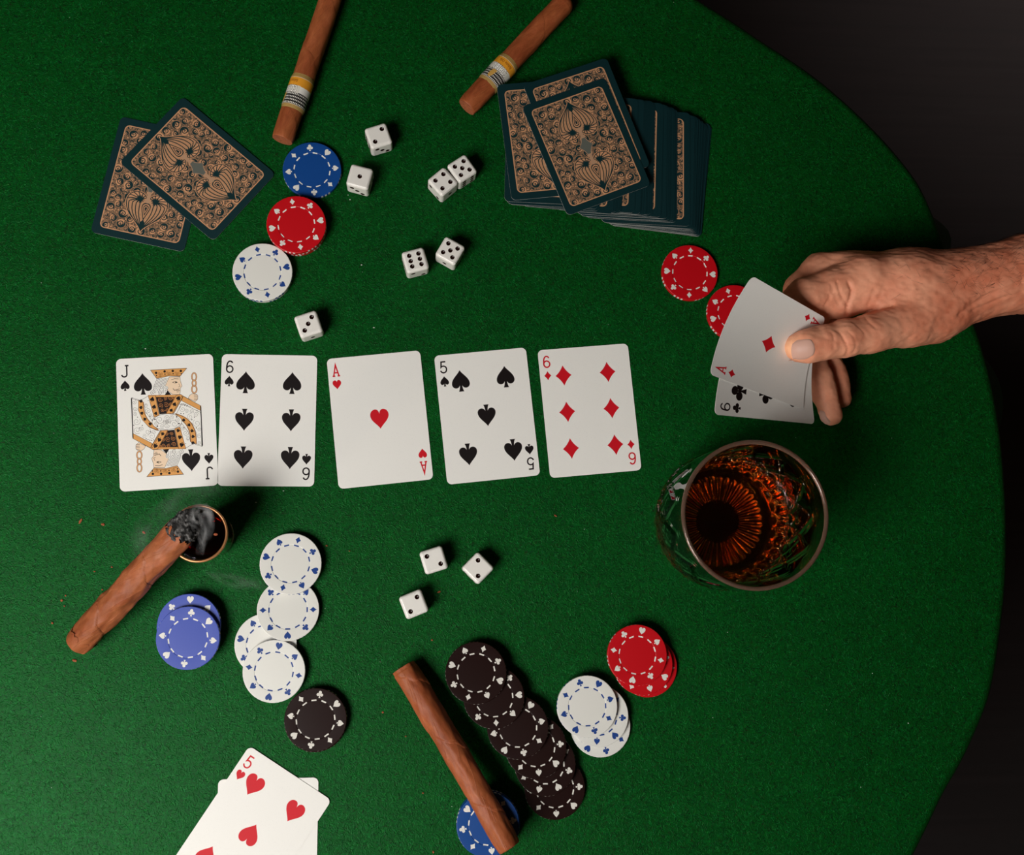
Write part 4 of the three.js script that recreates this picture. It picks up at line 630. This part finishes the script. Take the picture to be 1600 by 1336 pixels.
  for (let k = 1; k + 1 < nz; k++) for (let j = 1; j + 1 < ny; j++) for (let i = 1; i + 1 < nx; i++) {
    const o = at3(i, j, k), a = f[o] < 0;
    for (const [s, u, v] of [[1, nx, nx * ny], [nx, nx * ny, 1], [nx * ny, 1, nx]]) if (a !== f[o + s] < 0) { const q = [vert[o], vert[o - u], vert[o - u - v], vert[o - v]]; a ? idx.push(q[0], q[1], q[2], q[0], q[2], q[3]) : idx.push(q[0], q[2], q[1], q[0], q[3], q[2]); }
  }
  const grad = (x, y, z, e = 0.0004) => V(sdf(x + e, y, z) - sdf(x - e, y, z), sdf(x, y + e, z) - sdf(x, y - e, z), sdf(x, y, z + e) - sdf(x, y, z - e)).normalize();
  for (let i = 0; i < pos.length; i += 3) for (let it = 0; it < 2; it++) { const d = sdf(pos[i], pos[i + 1], pos[i + 2]); if (Math.abs(d) < 0.00002) break; const g = grad(pos[i], pos[i + 1], pos[i + 2]); pos[i] -= g.x * d; pos[i + 1] -= g.y * d; pos[i + 2] -= g.z * d; }
  // creases of the skin: polylines in the photograph's pixels, with depth in mm and half width in pixels, cut into the surface that faces up there
  const creases = [
    [[[1326, 442], [1331, 454], [1329, 466], [1324, 478], [1323, 493]], 1.3, 2.2], [[[1308, 440], [1312, 456], [1318, 468], [1325, 477]], 0.6, 1.8], [[[1283, 476], [1289, 478], [1294, 470], [1300, 456], [1300, 446]], 0.6, 1.6], [[[1304, 452], [1306, 466], [1312, 478]], 0.35, 1.4],
    [[[1311, 518], [1316, 524], [1322, 536], [1325, 548], [1322, 556]], 0.7, 1.6], [[[1302, 522], [1304, 532], [1303, 545]], 0.4, 1.4], [[[1324, 516], [1334, 526], [1338, 540], [1334, 550]], 0.4, 1.6], [[[1350, 494], [1358, 504], [1368, 512]], 0.4, 1.6], [[[1332, 503], [1345, 514], [1352, 522]], 0.3, 1.6],
    [[[1356, 478], [1362, 466], [1366, 452]], 0.5, 1.8], [[[1366, 479], [1374, 466], [1378, 456]], 0.4, 1.8], [[[1356, 487], [1372, 483], [1386, 479], [1396, 475]], 1.1, 2.0], [[[1258, 432], [1275, 424], [1298, 413], [1322, 408]], 0.5, 2.0], [[[1276, 420], [1295, 416], [1312, 414]], 0.3, 1.5],
    [[[1500, 492], [1515, 480], [1540, 463], [1560, 455], [1598, 442]], 1.0, 3.0], [[[1520, 486], [1545, 474], [1575, 462], [1598, 456]], 0.6, 2.4], [[[1400, 540], [1430, 522], [1462, 500], [1490, 478]], 0.3, 2.5],
  ];
  const segD = (x, y, a, b) => { const dx = b[0] - a[0], dy = b[1] - a[1], t = clamp(((x - a[0]) * dx + (y - a[1]) * dy) / (dx * dx + dy * dy), 0, 1); return Math.hypot(x - a[0] - t * dx, y - a[1] - t * dy); };
  const tmp = V(0, 0, 0), pxs = [];
  for (let i = 0; i < pos.length; i += 3) {
    const g = grad(pos[i], pos[i + 1], pos[i + 2]), px = toPx(tmp.set(pos[i], pos[i + 1], pos[i + 2])); pxs.push(px); let d = 0;
    if (g.y > 0.1) for (const [line, deep, w] of creases) { let m = 99; for (let s = 0; s + 1 < line.length; s++) m = Math.min(m, segD(px[0], px[1], line[s], line[s + 1])); if (m < w * 3) d -= deep * 0.001 * Math.exp(-((m / w) ** 2)); else if (m < w * 6) d += deep * 0.00012 * Math.exp(-(((m - w * 3.2) / w) ** 2)); }
    const X = pos[i], Y = pos[i + 1], Z = pos[i + 2];
    d += 0.00035 * noise(X * 70, Y * 70, Z * 70) + 0.00022 * noise(X * 160, Y * 160, Z * 260) + (X > xu ? 0.0004 * noise(X * 25, Y * 60, Z * 60) : 0);
    pos[i] += g.x * d; pos[i + 1] += g.y * d; pos[i + 2] += g.z * d;
  }
  const hg = new THREE.BufferGeometry(); hg.setAttribute('position', new THREE.Float32BufferAttribute(pos, 3)); hg.setIndex(idx); hg.computeVertexNormals();
  // skin colour: blotches, redder knuckles and wrist, freckles where the photograph has them
  const col = [], uv = [], freckle = [[1440, 467, 3.4], [1433, 452, 2.4], [1428, 499, 3], [1416, 404, 3.2], [1443, 506, 2.4], [1463, 458, 3], [1408, 495, 2], [1455, 474, 2.6], [1476, 472, 2.4], [1481, 488, 2.8], [1511, 474, 2.6], [1470, 498, 2.2], [1448, 425, 2.5], [1502, 408, 2.2], [1530, 428, 2.6], [1384, 412, 2], [1410, 520, 2]];
  for (let i = 0; i < pos.length; i += 3) {
    const X = pos[i], Y = pos[i + 1], Z = pos[i + 2], [px, py] = pxs[i / 3], n1 = noise(X * 45, Y * 45, Z * 45), n2 = noise(X * 140, Y * 140, Z * 140), n3 = noise(X * 420, Y * 420, Z * 420);
    let r = 0.84, g = 0.36, b = 0.215; const red = clamp(0.30 + 0.4 * n1 + 0.25 * n2 + 0.5 * sstep(px, 1380, 1520), 0, 1.3);
    r *= 1 - 0.16 * red; g *= 1 - 0.36 * red; b *= 1 - 0.42 * red; const m = 1 + 0.05 * n3; r *= m; g *= m; b *= m;
    const tip = Math.exp(-(((px - 1237) ** 2 + (py - 545) ** 2) / 260)); r *= 1 + 0.25 * tip; g *= 1 + 0.5 * tip; b *= 1 + 0.35 * tip;
    for (const [fx, fy, fr] of freckle) { const q = Math.exp(-(((px - fx) ** 2 + (py - fy) ** 2) / (fr * fr))) * (0.6 + 0.4 * n3); r *= 1 - 0.4 * q; g *= 1 - 0.55 * q; b *= 1 - 0.6 * q; }
    col.push(r, g, b); uv.push(X / 0.03, Z / 0.03);
  }
  hg.setAttribute('color', new THREE.Float32BufferAttribute(col, 3)); hg.setAttribute('uv', new THREE.Float32BufferAttribute(uv, 2));
  const skinBump = tile(canvasOf(1024, 1024, (g, W) => { g.fillStyle = '#808080'; g.fillRect(0, 0, W, W); for (let i = 0; i < 9000; i++) { const x = rr(0, W), y = rr(0, W), a = rnd() < 0.5 ? rr(0.5, 1.1) : rr(-1.1, -0.5), l = rr(8, 26), v = rnd() < 0.6 ? 60 : 200; g.strokeStyle = cs(v, v, v, 0.35); g.lineWidth = rr(1.5, 3.5); g.beginPath(); g.moveTo(x, y); g.lineTo(x + Math.cos(a) * l, y + Math.sin(a) * l); g.stroke(); } for (let i = 0; i < 2500; i++) { g.fillStyle = cs(40, 40, 40, 0.4); g.beginPath(); g.arc(rr(0, W), rr(0, W), rr(1.5, 3.5), 0, 7); g.fill(); } }, false));
  const skin = std({ vertexColors: true, bumpMap: skinBump, bumpScale: 0.00022, roughness: 0.5, specularIntensity: 0.55 });
  const hand = mesh('person', hg, skin); tag(hand, 'bare right hand and hairy forearm reaching in from the right, holding two cards', 'person');
  // nails: thin curved plates on the surface
  const nail = (c, aIn, bIn, up, L, W, out) => { // c centre, a towards the finger tip, b across
    const ps = [], ix = [], n = 14, put = (p, lift) => { const q = p.clone(); for (let i = 0; i < 30; i++) { const d = sdf(q.x, q.y, q.z) - lift; if (Math.abs(d) < 1e-6) break; q.addScaledVector(up, -d * 0.9); } return q; };
    for (let i = 0; i <= n; i++) for (let j = 0; j <= n; j++) { const s = i / n * 2 - 1, t = j / n * 2 - 1, sq = (x, y) => x * Math.sqrt(Math.max(0, 1 - 0.42 * y * y)), a = sq(s, t) * L / 2, b = sq(t, s) * W / 2, edge = Math.max(Math.abs(s), Math.abs(t)), lift = 0.00035 - 0.0006 * Math.max(0, edge - 0.86) / 0.14 * (s > 0.86 ? 0.1 : 1); const q = put(c.clone().addScaledVector(aIn, a).addScaledVector(bIn, b).addScaledVector(up, 0.004), lift); ps.push(q.x, q.y, q.z); }
    for (let i = 0; i < n; i++) for (let j = 0; j < n; j++) { const a = i * (n + 1) + j, b = a + n + 1; ix.push(a, b, a + 1, a + 1, b, b + 1); }
    const g = new THREE.BufferGeometry(); g.setAttribute('position', new THREE.Float32BufferAttribute(ps, 3)); g.setIndex(ix); g.computeVertexNormals(); const m = mesh('fingernail', g, std({ color: new THREE.Color(0.62, 0.36, 0.28), roughness: 0.42, specularIntensity: 0.5, side: THREE.DoubleSide }), hand); m.userData.label = out; return m;
  };
  { const a = at(1250, 543, 0.078).sub(at(1290, 534.5, 0.0785)).normalize(), up = V(0.1, 1, 0.12).normalize(), b = a.clone().cross(up).normalize(); nail(at(1258, 545.3, 0.083), a, b, up, 0.0128, 0.0134, 'pale thumb nail'); }
  { const a = at(1299, 650, 0.025).sub(at(1286, 608, 0.026)).normalize(), up = V(-0.93, 0.22, 0.30).normalize(), b = a.clone().cross(up).normalize(); nail(at(1286, 653, 0.028), a, b, up, 0.0110, 0.0062, 'nail of the lower finger'); }
  // hair of the forearm
  const hp = [], hi2 = [], strand = (p, d, n, len, w) => { const o = hp.length / 3, S = 4, side = d.clone().cross(n).normalize(); for (let s = 0; s <= S; s++) { const t = s / S, c = p.clone().addScaledVector(d, len * t).addScaledVector(n, len * (0.32 * t - 0.30 * t * t) + 0.00005).addScaledVector(side, len * 0.12 * t * t), r = w * (1 - 0.75 * t); for (let q = 0; q < 3; q++) { const v = c.clone().addScaledVector(side, r * Math.cos(q * 2.094)).addScaledVector(n, r * Math.sin(q * 2.094)); hp.push(v.x, v.y, v.z); } } for (let s = 0; s < S; s++) for (let q = 0; q < 3; q++) { const a = o + s * 3 + q, b = o + s * 3 + (q + 1) % 3; hi2.push(a, b, a + 3, b, b + 3, a + 3); } };
  const cand = []; for (let i = 0; i < pos.length / 3; i += 5) cand.push(i);
  let grown = 0; for (let tries = 0; tries < 60000 && grown < 1500; tries++) {
    const i = cand[(rnd() * cand.length) | 0], [px, py] = pxs[i]; if (px < 1385 || px > 1640) continue;
    const up = sstep(470 - py, -10, 60), amount = (px > 1490 ? 0.8 : 0.25) * up * (0.35 + 0.65 * sstep(px, 1400, 1560)); if (rnd() > amount) continue;
    const p = V(pos[i * 3], pos[i * 3 + 1], pos[i * 3 + 2]), n = grad(p.x, p.y, p.z), d = V(rr(-1, -0.2), 0, rr(-0.7, 0.9)); d.addScaledVector(n, -d.dot(n)).normalize(); strand(p, d, n, rr(0.004, 0.010), rr(0.00004, 0.00007)); grown++;
  }
  const ag = new THREE.BufferGeometry(); ag.setAttribute('position', new THREE.Float32BufferAttribute(hp, 3)); ag.setIndex(hi2); ag.computeVertexNormals();
  const hair = mesh('arm_hair', ag, std({ color: 0x2a140c, roughness: 0.5 }), hand); hair.userData.kind = 'stuff';
}
// ---------------------------------------------------------------- tobacco crumbs, lint, smoke
{
  const crumbMat = std({ map: leafMap, color: new THREE.Color(1.35, 1.0, 0.8), roughness: 0.8 });
  const list = [[126, 814.5, 3.4, 1.3, -60, 'large brown tobacco crumb left of the smoked cigar below the jack'], [161, 819.6, 2.2, 1.4, 10, 'small brown tobacco crumb right of the large one, below the jack'], [225, 832, 2.4, 1.2, 40, 'brown tobacco crumb close to the upper side of the smoked cigar'], [96.7, 938, 1.6, 1.4, 20, 'tobacco crumb at the left beside the middle of the smoked cigar'], [102.7, 930.6, 1.2, 0.9, 70, 'tiny pale tobacco crumb above another at the far left'], [148, 893, 1.2, 0.9, 0, 'tiny tobacco crumb above the middle of the smoked cigar'], [175, 886, 1.2, 0.9, 45, 'tiny tobacco crumb nearest the upper edge of the smoked cigar'], [160, 921.5, 1.1, 0.8, 0, 'tiny tobacco crumb touching the smoked cigar edge at its middle'], [116.7, 1032, 2.9, 1.5, 15, 'brown tobacco crumb just below the head of the smoked cigar'], [82, 973.5, 1.4, 1.2, 80, 'tobacco crumb left of the head of the smoked cigar'], [101, 947, 1.0, 0.8, 0, 'smallest tobacco crumb at the far left beside the smoked cigar'], [675, 1000, 1.1, 1.0, 0, 'tiny tobacco crumb above the upper end of the plain cigar'], [598, 1113, 1.3, 1.1, 30, 'reddish tobacco crumb left of the plain cigar'], [661, 1239, 1.1, 0.8, 0, 'tiny tobacco crumb left of the lower half of the plain cigar'], [634, 1150.5, 1.0, 0.7, 0, 'faint tobacco crumb left of the middle of the plain cigar'], [677, 1331, 1.4, 1.0, 80, 'tobacco crumb at the bottom edge left of the blue stack'], [868, 806, 2.0, 1.0, 30, 'pale brown crumb on bare felt below the six of diamonds'], [686, 925, 2.2, 1.1, -25, 'red brown crumb in the shadow of the lowest die'], [510.5, 852.7, 1.3, 0.9, 10, 'tobacco crumb at the upper right of the white chips'], [546, 861, 0.9, 0.7, 0, 'tiny crumb on felt right of the white chips']];
  for (const [px, py, l, w, deg, label] of list) {
    const g = new THREE.IcosahedronGeometry(1, 2), p = g.attributes.position; for (let i = 0; i < p.count; i++) { const x = p.getX(i), y = p.getY(i), z = p.getZ(i), k = 1 + 0.35 * noise(x * 1.4 + px, y * 1.4, z * 1.4 + py); p.setXYZ(i, x * k * l * 0.0005, y * k * 0.00035 + 0.00035, z * k * w * 0.0005); }
    g.computeVertexNormals(); const m = mesh('tobacco_crumb', g, crumbMat); m.position.copy(at(px, py, 0)); m.position.y = 0.0001; m.rotation.y = -deg * RAD; tag(m, label, 'crumb');
  }
  const fl = new THREE.IcosahedronGeometry(0.0011, 1); fl.scale(1.2, 0.4, 0.8); const m = mesh('tobacco_crumb', fl, crumbMat); m.position.copy(at(337, 835, 0.0445)); m.position.y = 0.0445; tag(m, 'orange crumb floating on the liquor in the shot glass', 'crumb');
  // lint
  const spots = [[227.4, 545], [584.5, 512], [547, 312], [565, 414], [584, 512], [1363, 1052], [1419, 1130], [1345, 1230], [400, 785], [443, 767], [812, 737], [544, 305]];
  for (let i = 0; i < 70; i++) spots.push([rr(0, 1450), rr(0, 1336)]);
  const im = new THREE.InstancedMesh(new THREE.IcosahedronGeometry(0.00028, 0), std({ color: 0xb9c9b4, roughness: 0.9 }), spots.length), q = new THREE.Matrix4(); im.name = 'felt_lint';
  spots.forEach(([x, y], i) => { const c = at(x, y, 0), k = i < 12 ? 1.5 : rr(0.35, 0.9); q.makeScale(k * rr(0.7, 1.6), k * 0.6, k); q.setPosition(c.x, 0.0002, c.z); im.setMatrixAt(i, q); }); im.receiveShadow = true; scene.add(im); tag(im, 'pale specks of lint scattered over the green felt', 'lint', null, 'stuff');
  // smoke: soft curled veils rising from the ash
  const veil = (seedY, soft) => tile(canvasOf(256, 128, (g, W, H) => { const d = g.createImageData(W, H); for (let y = 0; y < H; y++) for (let x = 0; x < W; x++) { const u = x / W, v = y / H, e = Math.sin(Math.PI * u) ** 0.8 * Math.sin(Math.PI * v) ** soft, n = 0.62 + 0.5 * noise(u * 3, v * 2.2, seedY) + 0.2 * noise(u * 7, v * 4, seedY + 5), a = clamp(e * n, 0, 1) * 255, o = (y * W + x) * 4; d.data[o] = d.data[o + 1] = d.data[o + 2] = a; d.data[o + 3] = 255; } g.putImageData(d, 0, 0); }, false));
  const root = new THREE.Group(); root.name = 'smoke'; scene.add(root); tag(root, 'thin grey smoke curling from the burnt cigar end over the shot glass', 'smoke', null, 'stuff');
  const wisp = (path, width, opacity, sd, soft = 1.2) => {
    const c = new THREE.CatmullRomCurve3(path.map(([x, y, h]) => at(x, y, h / 1000))), pos = [], uv = [], idx = [], nu = 48, nv = 10;
    for (let i = 0; i <= nu; i++) { const t = i / nu, p = c.getPoint(t), d = c.getTangent(t), s = d.clone().cross(V(0.2 * Math.sin(t * 5 + sd), 1, 0.3 * Math.cos(t * 4))).normalize(); for (let j = 0; j <= nv; j++) { const b = j / nv - 0.5, w = width * (0.6 + 0.8 * t), r = p.clone().addScaledVector(s, b * w); r.y += 0.25 * w * Math.sin(b * 5 + t * 7 + sd); pos.push(r.x, r.y, r.z); uv.push(t, j / nv); } }
    for (let i = 0; i < nu; i++) for (let j = 0; j < nv; j++) { const a = i * (nv + 1) + j, b = a + nv + 1; idx.push(a, b, a + 1, a + 1, b, b + 1); }
    const g = new THREE.BufferGeometry(); g.setAttribute('position', new THREE.Float32BufferAttribute(pos, 3)); g.setAttribute('uv', new THREE.Float32BufferAttribute(uv, 2)); g.setIndex(idx); g.computeVertexNormals();
    const m = mesh('wisp', g, std({ color: 0xd8d8d8, roughness: 1, specularIntensity: 0, transparent: true, opacity, alphaMap: veil(sd, soft), side: THREE.DoubleSide, depthWrite: false }), root); m.castShadow = false; return m;
  };
  wisp([[322, 846, 60], [324, 826, 66], [322, 806, 74], [314, 797, 84], [302, 800, 94], [296, 812, 102]], 0.011, 0.36, 1);
  wisp([[308, 826, 66], [302, 812, 74], [304, 800, 84], [314, 796, 94]], 0.010, 0.28, 2);
  wisp([[312, 868, 58], [316, 846, 62], [320, 826, 70]], 0.008, 0.16, 3);
  wisp([[298, 800, 100], [262, 800, 112], [226, 832, 118], [206, 866, 112]], 0.018, 0.045, 4);
  wisp([[200, 880, 112], [236, 830, 118], [280, 782, 122], [330, 758, 126], [372, 748, 130]], 0.016, 0.04, 5);
  wisp([[318, 884, 96], [350, 902, 100], [392, 916, 104], [420, 940, 108]], 0.013, 0.045, 6);
}
renderer.render(scene, camera);
